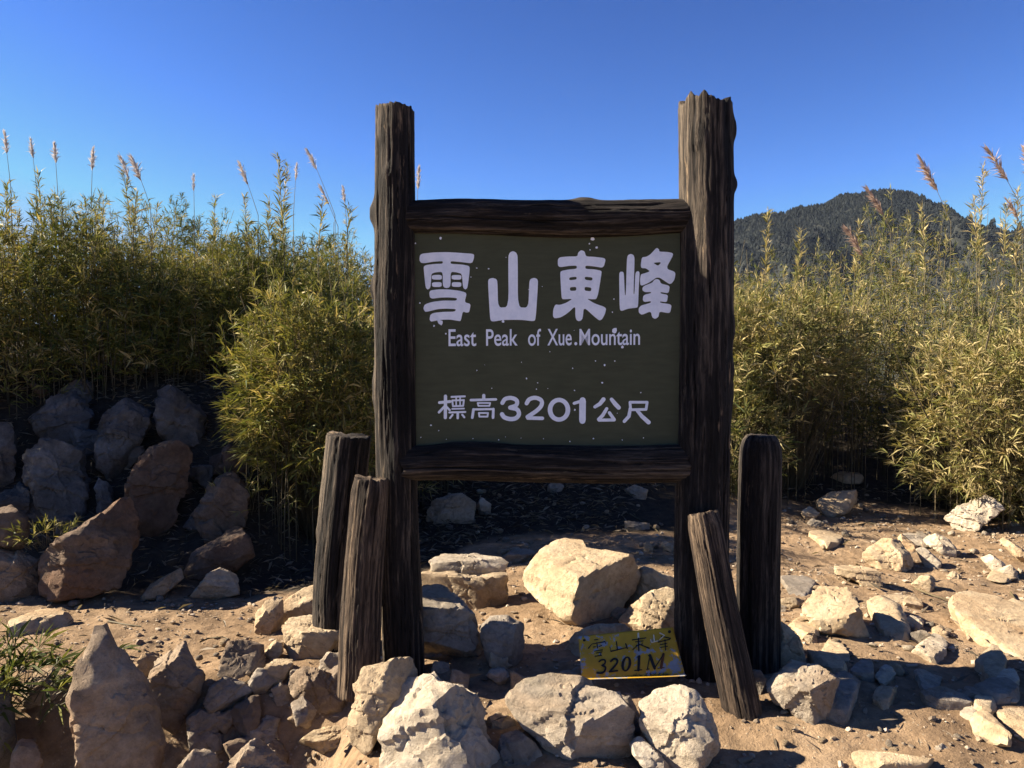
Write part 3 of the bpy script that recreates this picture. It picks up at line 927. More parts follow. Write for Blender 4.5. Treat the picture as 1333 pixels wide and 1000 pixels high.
# ------------------------------------------------------------------ yellow metal plaque
def build_plaque():
    TL, TR = at_depth(753, 829, 3.10), at_depth(876, 817, 3.12)
    BL, BR = at_depth(757, 886, 2.985), at_depth(892, 879, 2.98)
    def P(u, v):
        return (TL * (1 - u) + TR * u) * (1 - v) + (BL * (1 - u) + BR * u) * v
    ex = (TR + BR - TL - BL); ex /= np.linalg.norm(ex)
    ev = (BL + BR - TL - TR); Lh = np.linalg.norm(ev) / 2; ev /= np.linalg.norm(ev)
    nrm = np.cross(ex, ev); nrm /= np.linalg.norm(nrm)
    if nrm[1] > 0: nrm = -nrm
    org = P(0.5, 1.0)
    M = Matrix(((ex[0], nrm[0], -ev[0], org[0]), (ex[1], nrm[1], -ev[1], org[1]), (ex[2], nrm[2], -ev[2], org[2]), (0, 0, 0, 1)))
    Mi = np.array(M.inverted())
    def loc(p):
        return (Mi[:3, :3] @ p) + Mi[:3, 3]
    # sheet: grid with rounded corners and a lower lip bent forwards and up
    nu, nv = 44, 30
    V = []
    for side in (1, 0):
        for j in range(nv + 1):
            for i in range(nu + 1):
                u, v = i / nu, j / nv * 1.13
                uu = u
                rc = 0.06
                if v > 1.13 - rc and (u < rc * .6 or u > 1 - rc * .6):
                    q = math.sqrt(max(0, 1 - ((v - (1.13 - rc)) / rc) ** 2))
                    e = rc * .6 * (1 - q)
                    uu = min(max(u, e), 1 - e)
                p = loc(P(uu, v))
                if v > 0.97:
                    q = (v - 0.97)
                    p[1] += q * Lh * 1.1
                    p[2] += q * Lh * 0.35
                p[1] += 0.004 * math.sin(3 * u + 2 * v) + 0.0025 * side
                V.append(p)
    V = np.array(V)
    n1 = (nu + 1) * (nv + 1)
    idx = np.arange(n1).reshape(nv + 1, nu + 1)
    q = np.stack([idx[:-1, :-1].ravel(), idx[:-1, 1:].ravel(), idx[1:, 1:].ravel(), idx[1:, :-1].ravel()], 1)
    rim = np.concatenate([idx[0, :], idx[1:, -1], idx[-1, -2::-1], idx[-2:0:-1, 0]])
    rr = np.roll(rim, -1)
    F = np.concatenate([q[:, ::-1], q + n1, np.stack([rim, rr, rr + n1, rim + n1], 1)])
    t = NT('flaking_yellow_paint')
    v = t.coords()
    n = t.noise(v, 28, 7, 0.72, 0.3)
    nb = t.noise(v, 9, 3, 0.5)
    f = t.math('ADD', n, t.math('MULTIPLY', t.math('SUBTRACT', nb, 0.5), 0.55))
    yel = t.ramp(t.noise(v, 14, 4), [(0.3, (0.36, 0.20, 0.012)), (0.7, (0.50, 0.30, 0.02))])
    mk = t.ramp(f, [(0.545, (0, 0, 0)), (0.57, (1, 1, 1))])
    col = t.mix(mk, yel, t.ramp(n, [(0.4, (0.16, 0.17, 0.20)), (0.8, (0.30, 0.32, 0.36))]))
    mat = t.done(col, 0.6, t.bump(mk, 0.4, 0.001), 0.4)
    root = obj('summit_plaque', mesh_np('summit_plaque', V, F, True), mat)
    root.matrix_world = M
    tag(root, 'flaking yellow metal plaque with black 3201M lettering leaning on the rocks', 'plaque')
    t = NT('black_lettering'); BLK = t.done((0.012, 0.011, 0.012), 0.6)
    t = NT('sunlit_cream_lettering'); CRM = t.done((0.62, 0.52, 0.36), 0.6)  # cream paints sun patches onto otherwise black strokes
    t = NT('rust_lettering'); RUST = t.done((0.10, 0.035, 0.012), 0.7)
    S4 = 1333 / 170.0
    TLn, TRn, BLn, BRn = (np.array(a, float) for a in ((753, 829), (876, 817), (757, 886), (892, 879)))
    def inv(px, py):
        u = v = 0.5
        for _ in range(12):
            p = (TLn * (1 - u) + TRn * u) * (1 - v) + (BLn * (1 - u) + BRn * u) * v
            e = np.array([px, py]) - p
            du = (TRn - TLn) * (1 - v) + (BRn - BLn) * v
            dv = (BLn - TLn) * (1 - u) + (BRn - TRn) * u
            s = np.linalg.solve(np.stack([du, dv], 1), e)
            u, v = u + s[0], v + s[1]
        return u, v
    def conv(px, py):
        u, v = inv(px, py)
        p = loc(P(u, v))
        return np.array([p[0], p[2], 0])[:2]
    def frame(lift):
        def f(co):
            k = len(co)
            y = np.empty(k)
            for i in range(k):
                u = 0.5 + co[i, 0] / np.linalg.norm((TR - TL + BR - BL) / 2)
                v = 1 - co[i, 1] / Lh
                y[i] = 0.004 * math.sin(3 * u + 2 * v) + 0.0042 + lift
            return np.stack([co[:, 0], y + co[:, 2], co[:, 1]], 1)
        return f
    def ch(label, strokes, mat=BLK, extra=()):
        stroke_char('character', label, 740, 800, S4, strokes, conv, frame, mat, root, 0.00012, extra)
    ch('black brushed character xue on the plaque', [(((265, 268), (300, 265)), 10), (((205, 355), (240, 312), (375, 288), (380, 310)), (14, 7, 12, 6)), (((290, 298), (296, 355)), 9), (((250, 345), (275, 340)), 7), (((310, 340), (340, 328)), 7),
       (((265, 388), (348, 374), (325, 425)), (6, 10, 7)), (((280, 408), (330, 398)), 6), (((270, 441), (338, 432)), 8)])
    ch('black brushed character shan on the plaque', [(((488, 290), (500, 375)), 11), (((424, 345), (430, 390), (590, 352)), (8, 14, 7)), (((583, 312), (600, 360)), 12)])
    ch('black brushed character dong on the plaque', [(((650, 272), (790, 250)), 9), (((712, 255), (718, 382)), 13), (((682, 292), (765, 280), (750, 318), (690, 326)), (7, 8, 7, 6)), (((705, 325), (655, 372)), 8), (((725, 318), (822, 355)), (7, 14))])
    ch('cream top stroke, painted as sunlit, of the brushed dong on the plaque', [(((710, 205), (712, 250)), 18)], CRM)
    ch('cream strokes, painted as sunlit, of the brushed feng on the plaque', [(((868, 222), (876, 285)), 12), (((838, 270), (848, 298), (908, 280)), 9), (((932, 200), (978, 222), (930, 268)), (12, 14, 7))], CRM)
    ch('black brushed character feng on the plaque', [(((945, 232), (1042, 252)), (7, 11)), (((915, 292), (1035, 262)), 9), (((935, 318), (1005, 304)), 7), (((984, 268), (992, 372)), 10), (((938, 345), (1012, 334)), 7)])
    ch('black italic numeral three on the plaque', [(curve_pts([(312, 495), (338, 476), (372, 480), (372, 512), (345, 533)]), 15), (curve_pts([(345, 533), (376, 552), (366, 592), (330, 610), (292, 606)]), 20)])
    ch('black italic numeral two on the plaque', [(curve_pts([(432, 492), (462, 466), (496, 474), (490, 515), (420, 594)]), 19), (((420, 596), (500, 584)), 15)])
    ch('black italic numeral zero on the plaque', [], BLK, [(ell(590, 515, 50, 74, 0.15), ell(590, 515, 22, 60, 0.15))])
    ch('black italic numeral one on the plaque', [(((722, 440), (714, 572)), 28), (((676, 579), (748, 570)), 9), (((700, 447), (722, 436)), 9)])
    ch('black italic capital letter M on the plaque', [(((832, 428), (806, 562)), 9), (((832, 428), (880, 550)), 30), (((880, 550), (972, 412)), 11), (((795, 566), (826, 560)), 7), (((815, 428), (840, 424)), 7)])
    ch('rusty right leg of the letter M on the plaque', [(((970, 412), (946, 545)), 28), (((912, 553), (978, 545)), 8)], RUST)
    rng = random.Random(5)
    st = []
    for k in range(9):
        x = 655 + k * 44
        y = 640 - 0.07 * (x - 655)
        for j in range(4):
            a = rng.uniform(0, 3.1)
            cx, cy, l = x + rng.uniform(-13, 13), y + rng.uniform(-18, 14), rng.uniform(6, 17)
            st.append((((cx - l * math.cos(a), cy - l * math.sin(a)), (cx + l * math.cos(a), cy + l * math.sin(a))), 3.5))
    ch('faint small black handwriting along the bottom of the plaque', st)
    def hole(px, py, r):
        stroke_char('bolt_hole', None, 740, 800, S4, [(((px - 1, py), (px + 1, py)), r * 2)], conv, frame, BLK, root)
    hole(162, 270, 14); hole(1030, 185, 16); hole(1130, 640, 14)
build_plaque()

# ------------------------------------------------------------------ rocks
def radial(poly, cx, cy):
    """distance from (cx, cy) to a polygon's outline for any angle (star-shaped), as a lookup table"""
    P = np.asarray(poly, float) - np.array([cx, cy])
    A = np.linspace(-math.pi, math.pi, 721)
    out = np.zeros(len(A))
    dirs = np.stack([np.cos(A), np.sin(A)], 1)
    Q = np.roll(P, -1, 0)
    for p, q in zip(P, Q):
        e = q - p
        den = dirs[:, 0] * e[1] - dirs[:, 1] * e[0]
        den = np.where(np.abs(den) < 1e-12, 1e-12, den)
        t = (p[0] * e[1] - p[1] * e[0]) / den
        s = (p[0] * dirs[:, 1] - p[1] * dirs[:, 0]) / den
        ok = (t > 0) & (s >= -1e-6) & (s <= 1 + 1e-6)
        out = np.where(ok, np.maximum(out, t), out)
    m = np.median(out[out > 0]) if (out > 0).any() else 0.1
    out[out <= 0] = m
    return A, out

def unit_(v):
    return v / np.linalg.norm(v)

def rock_shape(poly, T, seed, level, axes, facets=None, rough=1.0, p=3.0, nrand=7, frac=0.78):
    """poly: outline in the (u, v) plane, T: half thickness along w; axes = (u, v, w) world vectors (rows).
    The swollen outline is then chopped by flat faces, as broken stone is."""
    rng = np.random.default_rng(seed)
    P = np.asarray(poly, float)
    cx, cy = (P[:, 0].min() + P[:, 0].max()) / 2, (P[:, 1].min() + P[:, 1].max()) / 2
    a2 = np.roll(P, -1, 0)
    cr = P[:, 0] * a2[:, 1] - a2[:, 0] * P[:, 1]
    if abs(cr.sum()) > 1e-12:
        cx, cy = ((P + a2) * cr[:, None]).sum(0) / (3 * cr.sum())
    A, RR = radial(P, cx, cy)
    D, F = icosphere(level)
    u, v, w = D[:, 0], D[:, 1], D[:, 2]
    s = np.hypot(u, v)
    r = np.interp(np.arctan2(v, u), A, RR)
    Rad = 1 / (((s / r) ** p + (np.abs(w) / T) ** p) ** (1 / p))
    size = float(np.mean(RR))
    pts = D * Rad[:, None]
    planes = []
    wa = np.array(axes)
    for (n, f) in (facets or []):                    # wanted faces, in world directions
        n = wa @ np.array(n, float)
        planes.append((n / np.linalg.norm(n), f))
    for _ in range(nrand):
        n = rng.normal(size=3)
        n[2] = math.copysign(abs(n[2]) + 0.35, n[2])
        planes.append((n / np.linalg.norm(n), rng.uniform(frac - 0.20, 0.88)))
    R2 = Rad.copy()
    for n, f in planes:
        h = (pts @ n).max() * f
        dn = D @ n
        lim = np.where(dn > 1e-3, h / np.maximum(dn, 1e-3), 1e9)
        R2 = np.minimum(R2, lim)
    o = rng.uniform(0, 50, 3)
    q = D * R2[:, None] / size
    k = rough * size
    wob = 0.10 * fbm(q * 2.2 + o, seed + 5, 3)
    for _ in range(4):                               # flakes broken away along flat joints
        m1, m2 = unit_(rng.normal(size=3)), unit_(rng.normal(size=3))
        c1, c2 = rng.uniform(0.15, 0.6), rng.uniform(-0.4, 0.3)
        R2 = R2 - k * rng.uniform(0.03, 0.10) * sstep(c1 - 0.012, c1 + 0.012, q @ m1 + wob) * sstep(c2 - 0.02, c2 + 0.02, q @ m2 + wob)
    R2 = R2 + k * (0.030 * fbm(q * 1.6 + o, seed, 3) + 0.013 * fbm(q * 6 + o, seed + 1, 3) + 0.009 * ridged(q * 10 + o, seed + 2, 2))
    st = perlin(q * 2.2 + o, seed + 7)
    R2 = R2 - k * 0.040 * np.exp(-(st / 0.034) ** 2)  # cracks
    bed = unit_(rng.normal(size=3) * 0.35 + np.array([0.1, 0.9, 0.35]))
    tr = np.floor((q @ bed) * rng.uniform(4, 8) + 0.9 * perlin(q * 1.6 + o, seed + 9))
    R2 = R2 + k * 0.026 * ((tr * 7919) % 3 - 1)                   # bedding steps
    R2 = np.maximum(R2, size * 0.05)
    L = D * R2[:, None]
    L[:, 0] += cx
    L[:, 1] += cy
    return L @ wa, F

NAMED = []
def put_rock(px_poly, label, mat='tan', seed=None, thick=0.75, level=4, facets=None, depth=None, slab=False, rough=1.0, p=7.0, nrand=7, sink=0.0, group=None, frac=0.78, name='rock', h=0.05, tilt=None, grow=1.10):
    P = np.array(px_poly, float)
    seed = seed if seed is not None else int(P.sum()) % 9973
    if slab:                                         # a flat stone lying in the dirt: its outline lies on the ground
        G = np.array([hit(a, b) for a, b in P])
        base = G.mean(0)
        axes = np.array([[1, 0, 0], [0, 1, 0], [0, 0, 1.0]])
        if tilt: 
            q = Matrix.Rotation(tilt[0], 3, 'X') @ Matrix.Rotation(tilt[1], 3, 'Y')
            axes = np.array(q.transposed())
        poly = (G - base)[:, :2]
        V, F = rock_shape(poly, h, seed, level, axes, facets, rough * 0.6, 9.0, nrand, frac)
        V[:, 2] += h * 0.35 - sink
    else:
        k = P[:, 1].argmax()
        foot = hit(P[:, 0].mean() * 0.5 + P[k, 0] * 0.5, P[:, 1].max() - 2)
        d0 = depth if depth is not None else foot[1]
        c = P.mean(0)
        w = ray(*c); w /= np.linalg.norm(w)
        u = np.array([w[1], -w[0], 0.0]); u /= np.linalg.norm(u)
        v = np.cross(u, w)
        px = d0 / FPX
        wd = (P[:, 0].max() - P[:, 0].min()) * px
        hg = (P[:, 1].max() - P[:, 1].min()) * px
        T = thick * 0.5 * min(wd, 1.5 * hg)
        base = at_depth(c[0], P[:, 1].max() - 2, d0)
        cen = CAM + ray(*c) / ray(*c)[1] * (d0 + (0.0 if depth is not None else T * 0.45))
        rel = []
        for a, b in P:                               # the outline, in the plane through the stone's middle
            dd = ray(a, b)
            t = np.dot(cen - CAM, w) / np.dot(dd, w)
            q = CAM + dd * t - cen
            rel.append((q @ u, q @ v))
        rel = np.array(rel) * grow
        if wd * FPX / d0 > 55: level = 5
        low = rel[:, 1] < rel[:, 1].min() + 0.25 * (rel[:, 1].max() - rel[:, 1].min())
        rel[low, 1] -= 0.02 + sink                   # it is bedded in the soil
        V, F = rock_shape(rel, T, seed, level, np.stack([u, v, w]), facets, rough, p, nrand, frac)
        V = V + (cen - base)
    me = mesh_np(name, V, F[:, ::-1] if np.linalg.det(np.stack([[1, 0, 0], [0, 1, 0], [0, 0, 1.0]])) < 0 else F, True)
    me.set_sharp_from_angle(angle=R(30))
    o = obj(name, me, ROCKS[mat], None, base)
    if len(label.split()) <= 11: NAMED.append((P.mean(0), label))
    return tag(o, label, 'rock', group)

def Z5(P): return [(a / 1.9238, b / 1.9238 + 480) for a, b in P]
def Z6(P): return [(a / 2.3804 + 400, b / 2.3804 + 680) for a, b in P]
def Z7(P): return [(a / 2.5012 + 930, b / 2.5012 + 600) for a, b in P]
def Z9(P): return [(a / 4.168 + 260, b / 4.168 + 760) for a, b in P]
def Z10(P): return [(a / 3.703 + 540, b / 3.703 + 580) for a, b in P]

UP, LF, RT, FR = (0, 0, 1), (-1, 0, 0), (1, 0, 0), (0, -1, 0)
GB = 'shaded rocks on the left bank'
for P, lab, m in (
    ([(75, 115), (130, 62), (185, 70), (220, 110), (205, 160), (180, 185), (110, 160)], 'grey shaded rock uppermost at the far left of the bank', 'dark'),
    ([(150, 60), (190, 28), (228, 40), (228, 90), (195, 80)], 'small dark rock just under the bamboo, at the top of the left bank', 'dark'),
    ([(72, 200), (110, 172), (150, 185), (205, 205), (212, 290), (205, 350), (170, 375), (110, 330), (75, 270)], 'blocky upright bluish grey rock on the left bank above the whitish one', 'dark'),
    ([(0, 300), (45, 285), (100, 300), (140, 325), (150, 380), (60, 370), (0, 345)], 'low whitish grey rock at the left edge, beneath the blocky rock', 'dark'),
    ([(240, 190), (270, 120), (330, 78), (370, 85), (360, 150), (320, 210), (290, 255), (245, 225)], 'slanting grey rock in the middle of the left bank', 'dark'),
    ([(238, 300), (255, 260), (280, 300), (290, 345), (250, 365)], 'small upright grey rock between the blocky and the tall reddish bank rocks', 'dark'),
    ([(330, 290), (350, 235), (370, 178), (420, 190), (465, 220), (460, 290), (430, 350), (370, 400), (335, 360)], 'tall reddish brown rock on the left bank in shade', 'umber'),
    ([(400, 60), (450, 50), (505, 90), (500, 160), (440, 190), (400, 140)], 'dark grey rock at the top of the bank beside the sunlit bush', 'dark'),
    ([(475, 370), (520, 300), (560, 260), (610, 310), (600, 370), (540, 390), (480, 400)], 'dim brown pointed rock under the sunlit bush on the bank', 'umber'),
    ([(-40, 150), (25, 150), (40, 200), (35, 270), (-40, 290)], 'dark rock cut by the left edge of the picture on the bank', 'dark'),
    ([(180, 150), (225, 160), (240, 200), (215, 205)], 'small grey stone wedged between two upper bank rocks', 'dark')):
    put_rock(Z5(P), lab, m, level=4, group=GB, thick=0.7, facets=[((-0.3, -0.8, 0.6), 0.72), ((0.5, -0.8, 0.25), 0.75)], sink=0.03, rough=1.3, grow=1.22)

for P, lab, m, kw in (
    ([(95, 470), (130, 440), (200, 405), (255, 365), (310, 330), (330, 350), (340, 420), (357, 480), (310, 520), (240, 555), (140, 578), (100, 560)], 'big reddish brown rock with peaked right end at the foot of the bank', 'umber',
     dict(level=5, thick=0.45, facets=[((-0.25, -0.9, 0.25), 0.72), ((0.6, -0.75, 0.1), 0.8)])),
    ([(-30, 360), (30, 345), (65, 370), (70, 410), (50, 450), (-30, 445)], 'rounded tan rock at left edge on top of another rock', 'umber', dict(depth=4.35)),
    ([(-30, 450), (50, 455), (95, 480), (95, 560), (40, 580), (-30, 570)], 'tan brown rock at the left edge beside the big reddish rock', 'brown', {}),
    ([(468, 480), (500, 450), (560, 415), (590, 395), (620, 430), (628, 470), (580, 500), (520, 520), (470, 520)], 'sloping grey brown rock on the path edge below the sunlit bush', 'umber', dict(facets=[((-0.5, -0.5, 0.8), 0.7)])),
    ([(350, 572), (380, 540), (450, 500), (458, 525), (400, 565)], 'low narrow rock on the dirt beside the big reddish rock', 'tan', {}),
    ([(478, 562), (520, 515), (550, 500), (590, 520), (595, 555), (520, 568)], 'small dome shaped tan stone on the sunlit path', 'tan', {}),
    ([(160, 790), (185, 730), (205, 665), (235, 647), (270, 647), (285, 690), (330, 740), (370, 800), (390, 860), (405, 930), (390, 1000), (380, 1080), (200, 1080), (195, 930), (185, 860), (165, 830)],
     'tall pointed brown rock standing in the left foreground', 'brown', dict(level=5, thick=0.7, depth=2.78, facets=[((-0.95, -0.25, 0.30), 0.80), ((0.22, -0.97, 0.10), 0.55)], p=2.6, nrand=0, rough=0.85, grow=1.08)),
    ([(378, 770), (395, 720), (430, 690), (465, 682), (478, 720), (505, 770), (490, 830), (440, 895), (400, 870), (380, 820)], 'angular brown rock right beside the tall pointed rock', 'brown', dict(level=5, thick=0.8, facets=[((-0.5, -0.3, 0.85), 0.68), ((0.15, -1, 0.1), 0.66)])),
    ([(338, 740), (360, 715), (395, 708), (405, 725), (385, 768), (345, 770)], 'small bright tan stone peeping out behind the angular brown rock', 'tan', {}),
    ([(50, 800), (100, 752), (150, 745), (172, 770), (145, 810), (70, 835)], 'flat tan slab under the green grass tuft at left', 'tan', dict(thick=0.9, facets=[(UP, 0.5), ((0.4, -0.9, 0), 0.7)])),
    ([(30, 980), (60, 905), (100, 920), (110, 980), (100, 1060), (30, 1060)], 'small dark rock in the bottom left corner', 'brown', dict(depth=2.72))):
    put_rock(Z5(P), lab, m, **kw)

GW = 'stones of the low rubble wall left of the sign'
for P, lab, m, kw in (
    ([(310, 230), (315, 170), (345, 95), (395, 82), (440, 105), (440, 200), (410, 262), (350, 258)], 'upright pale stone at the upper left of the rubble wall', 'tan', dict(facets=[((-0.6, -0.6, 0.5), 0.7)])),
    ([(440, 130), (480, 95), (560, 40), (655, 12), (668, 60), (660, 150), (600, 165), (520, 200), (445, 205)], 'pale broken stone leaning on the tall left stake', 'tan', dict(facets=[((-0.2, -0.5, 0.9), 0.6), ((0.2, -1, 0), 0.75)])),
    ([(440, 235), (520, 190), (640, 165), (745, 200), (745, 270), (735, 350), (640, 400), (530, 400), (470, 330)], 'large flat topped stone in the rubble wall beside the shorter stake', 'tan', dict(level=5, thick=1.0, facets=[(UP, 0.45), ((0.1, -1, -0.1), 0.66), ((-0.7, -0.6, 0.1), 0.75)])),
    ([(95, 430), (150, 330), (230, 320), (330, 340), (340, 440), (310, 475), (200, 480), (120, 470)], 'boxy grey stone at the left end of the rubble wall, with a sunlit left side', 'brown', dict(facets=[((-0.9, -0.3, 0.35), 0.7), ((0.1, -0.9, 0.5), 0.66)])),
    ([(345, 385), (400, 320), (440, 300), (445, 370), (400, 410), (370, 425)], 'small light stone on top of the flat one in the rubble wall', 'tan', {}),
    ([(330, 490), (370, 440), (440, 390), (495, 400), (490, 450), (440, 510), (390, 528), (340, 510)], 'flat tan stone with dusty top in the middle of the rubble wall', 'tan', dict(facets=[(UP, 0.5), ((0, -1, -0.1), 0.7)])),
    ([(505, 580), (545, 455), (640, 480), (720, 510), (780, 530), (780, 600), (750, 665), (690, 675), (600, 630)], 'tilted blocky stone below the shorter stake', 'brown', dict(thick=0.9, facets=[((-0.2, -0.4, 0.9), 0.62), ((0.1, -1, 0.1), 0.66)])),
    ([(650, 430), (700, 375), (770, 385), (800, 470), (790, 505), (720, 500), (665, 455)], 'rounded grey stone against the foot of the shorter stake', 'grey', {}),
    ([(505, 650), (560, 622), (635, 685), (610, 705), (530, 735)], 'small triangular grey stone under the tilted blocky stone', 'grey', dict(depth=2.95)),
    ([(40, 640), (70, 560), (140, 515), (220, 540), (300, 565), (240, 620), (180, 660), (80, 695)], 'wide dark stone in the shade of the rubble wall', 'grey', {}),
    ([(175, 680), (230, 640), (310, 620), (325, 700), (300, 780), (265, 830), (200, 770)], 'brown shaded stone beneath the wide dark one', 'brown', {}),
    ([(-60, 720), (0, 695), (110, 710), (100, 800), (60, 880), (-40, 880)], 'grey stone between the tall pointed rock and the shaded brown stone', 'grey', {}),
    ([(480, 540), (500, 450), (540, 460), (535, 540), (510, 565)], 'narrow dark stone left of the tilted blocky stone', 'grey', {}),
    ([(390, 570), (440, 540), (490, 560), (480, 620), (420, 630)], 'small round dark stone in the gap at the wall middle', 'grey', {}),
    ([(130, 1010), (200, 920), (300, 848), (350, 870), (430, 950), (490, 1010), (500, 1080), (120, 1080)], 'peaked tan boulder at the bottom edge below the rubble wall', 'brown', dict(level=5, depth=2.62, facets=[((-0.8, -0.2, 0.6), 0.7), ((0.2, -1, 0.3), 0.68)])),
    ([(-110, 1000), (-30, 905), (80, 925), (98, 1000), (90, 1060), (-110, 1060)], 'low dark boulder at the bottom edge beside the tall pointed rock', 'grey', dict(depth=2.62)),
    ([(360, 860), (400, 848), (447, 870), (440, 895), (390, 900)], 'small flat grey stone above the peaked tan boulder', 'grey', {}),
    ([(550, 860), (630, 800), (720, 780), (810, 770), (815, 860), (700, 880), (600, 885)], 'low smooth bedrock hump lit at right below the wall', 'tan', dict(thick=1.1))):
    put_rock(Z9(P), lab, m, group=GW, **{'grow': 1.2, **kw})

for P, lab, m, kw in (
    ([(358, 165), (380, 132), (470, 150), (610, 150), (617, 210), (600, 245), (540, 262), (480, 255), (400, 230), (358, 190)], 'thick rounded pale rock lying between the posts, under a flat slab', 'tan', dict(level=5, thick=0.8, facets=[(UP, 0.6), ((0.2, -1, -0.1), 0.78)], nrand=2)),
    ([(385, 118), (420, 97), (500, 95), (600, 110), (615, 125), (600, 150), (480, 155), (390, 142)], 'flat pale slab resting on the thick rounded rock between the posts', 'pale', dict(thick=1.2, depth=4.20, facets=[(UP, 0.55)], nrand=3)),
    ([(675, 195), (690, 150), (715, 110), (760, 70), (800, 52), (855, 65), (862, 84), (990, 108), (1022, 160), (985, 245), (940, 295), (865, 312), (800, 285), (720, 240)], 'largest cream boulder with sharp edges seen between the posts', 'tan',
     dict(level=5, thick=0.9, facets=[((-0.02, -0.25, 1.0), 0.52), ((-0.72, -0.65, 0.25), 0.60), ((0.62, -0.80, -0.05), 0.52)], nrand=2, rough=0.55, p=4)),
    ([(970, 215), (1010, 165), (1045, 142), (1140, 180), (1140, 215), (1060, 240), (990, 270)], 'pointed tan rock right behind the cream boulder', 'tan', dict(facets=[((-0.7, -0.6, 0.4), 0.66), ((0.5, -0.7, 0.6), 0.7)])),
    ([(975, 300), (1010, 260), (1070, 215), (1110, 205), (1150, 220), (1150, 345), (1060, 345), (990, 340)], 'rough tan rock just above the yellow plaque, against the right post', 'tan', dict(facets=[((-0.6, -0.7, 0.5), 0.68)])),
    ([(345, 200), (420, 205), (480, 240), (520, 290), (545, 370), (540, 410), (500, 435), (420, 420), (345, 400)], 'dark grey rock at the foot of the left post', 'grey', dict(level=5, thick=0.8, facets=[((0.1, -0.3, 1), 0.6), ((0.3, -0.9, 0.3), 0.68)])),
    ([(540, 330), (570, 295), (620, 290), (665, 320), (687, 370), (670, 410), (610, 448), (575, 440), (550, 400)], 'smooth rounded grey rock in front of the gap between the posts', 'grey', dict(level=5, nrand=2, p=2.3, rough=0.6)),
    ([(605, 108), (640, 85), (690, 80), (702, 95), (660, 120), (610, 122)], 'small flat grey slab beside the flat pale slab, behind it', 'grey', dict(thick=1.2, facets=[(UP, 0.5)])),
    ([(120, 620), (145, 560), (140, 500), (180, 460), (260, 435), (310, 430), (335, 460), (330, 500), (260, 560), (220, 640), (180, 705), (130, 690)], 'leaning tan rock left of the front boulder, under the left post', 'tan', dict(level=5, thick=0.7, facets=[((-0.75, -0.6, 0.35), 0.68), ((0.6, -0.7, 0.4), 0.66)])),
    ([(225, 640), (240, 560), (270, 500), (310, 475), (400, 480), (470, 495), (520, 540), (545, 600), (560, 660), (590, 700), (610, 830), (225, 830)], 'massive rugged cream boulder at the bottom edge in front of the left post', 'pale',
     dict(level=5, thick=0.75, depth=2.62, facets=[((-0.5, -0.35, 0.80), 0.62), ((-0.3, -0.9, 0.35), 0.68), ((0.75, -0.5, 0.4), 0.7)], rough=1.25, nrand=4)),
    ([(630, 550), (680, 490), (760, 480), (850, 495), (960, 535), (1000, 590), (1005, 690), (960, 725), (870, 725), (770, 690), (690, 640), (650, 590)], 'broad grey slab like rock with rusty edge in front of the plaque', 'grey',
     dict(level=5, thick=0.85, facets=[((-0.15, -0.45, 0.9), 0.55), ((-0.5, -0.85, 0.0), 0.62), ((0.3, -0.95, -0.05), 0.66)], nrand=3, rough=0.9)),
    ([(1035, 560), (1080, 525), (1140, 508), (1200, 530), (1245, 600), (1275, 690), (1220, 745), (1150, 760), (1090, 700), (1045, 640)], 'smooth pale grey rock with slanting flat top right below the plaque', 'pale', dict(level=5, thick=0.75, facets=[((-0.25, -0.5, 0.85), 0.52), ((-0.6, -0.8, 0), 0.7)], nrand=3, rough=0.7)),
    ([(600, 665), (650, 650), (700, 690), (745, 760), (740, 830), (600, 830)], 'dark cracked rock at the bottom edge right of the massive boulder', 'grey', dict(depth=2.6, facets=[((0.4, -0.8, 0.5), 0.66)])),
    ([(550, 615), (590, 590), (640, 600), (645, 630), (610, 652), (560, 648)], 'small round beige stone between the massive boulder and the broad slab', 'tan', {}),
    ([(780, 385), (830, 345), (900, 318), (975, 318), (995, 345), (985, 390), (840, 410), (790, 408)], 'long low beige stone behind the yellow plaque', 'tan', dict(thick=0.7)),
    ([(1000, 685), (1035, 668), (1090, 720), (1130, 755), (1120, 785), (1075, 775), (1010, 720)], 'narrow pale stone at the bottom, left of the slanting pale grey rock', 'pale', {}),
    ([(968, 550), (1000, 540), (1040, 620), (1030, 670), (1000, 645)], 'narrow dark stone between the two rocks below the plaque', 'grey', {}),
    ([(940, 285), (960, 265), (990, 270), (995, 300), (960, 315)], 'small dark stone in the gap right of the cream boulder', 'grey', {})):
    put_rock(Z6(P), lab, m, **kw)

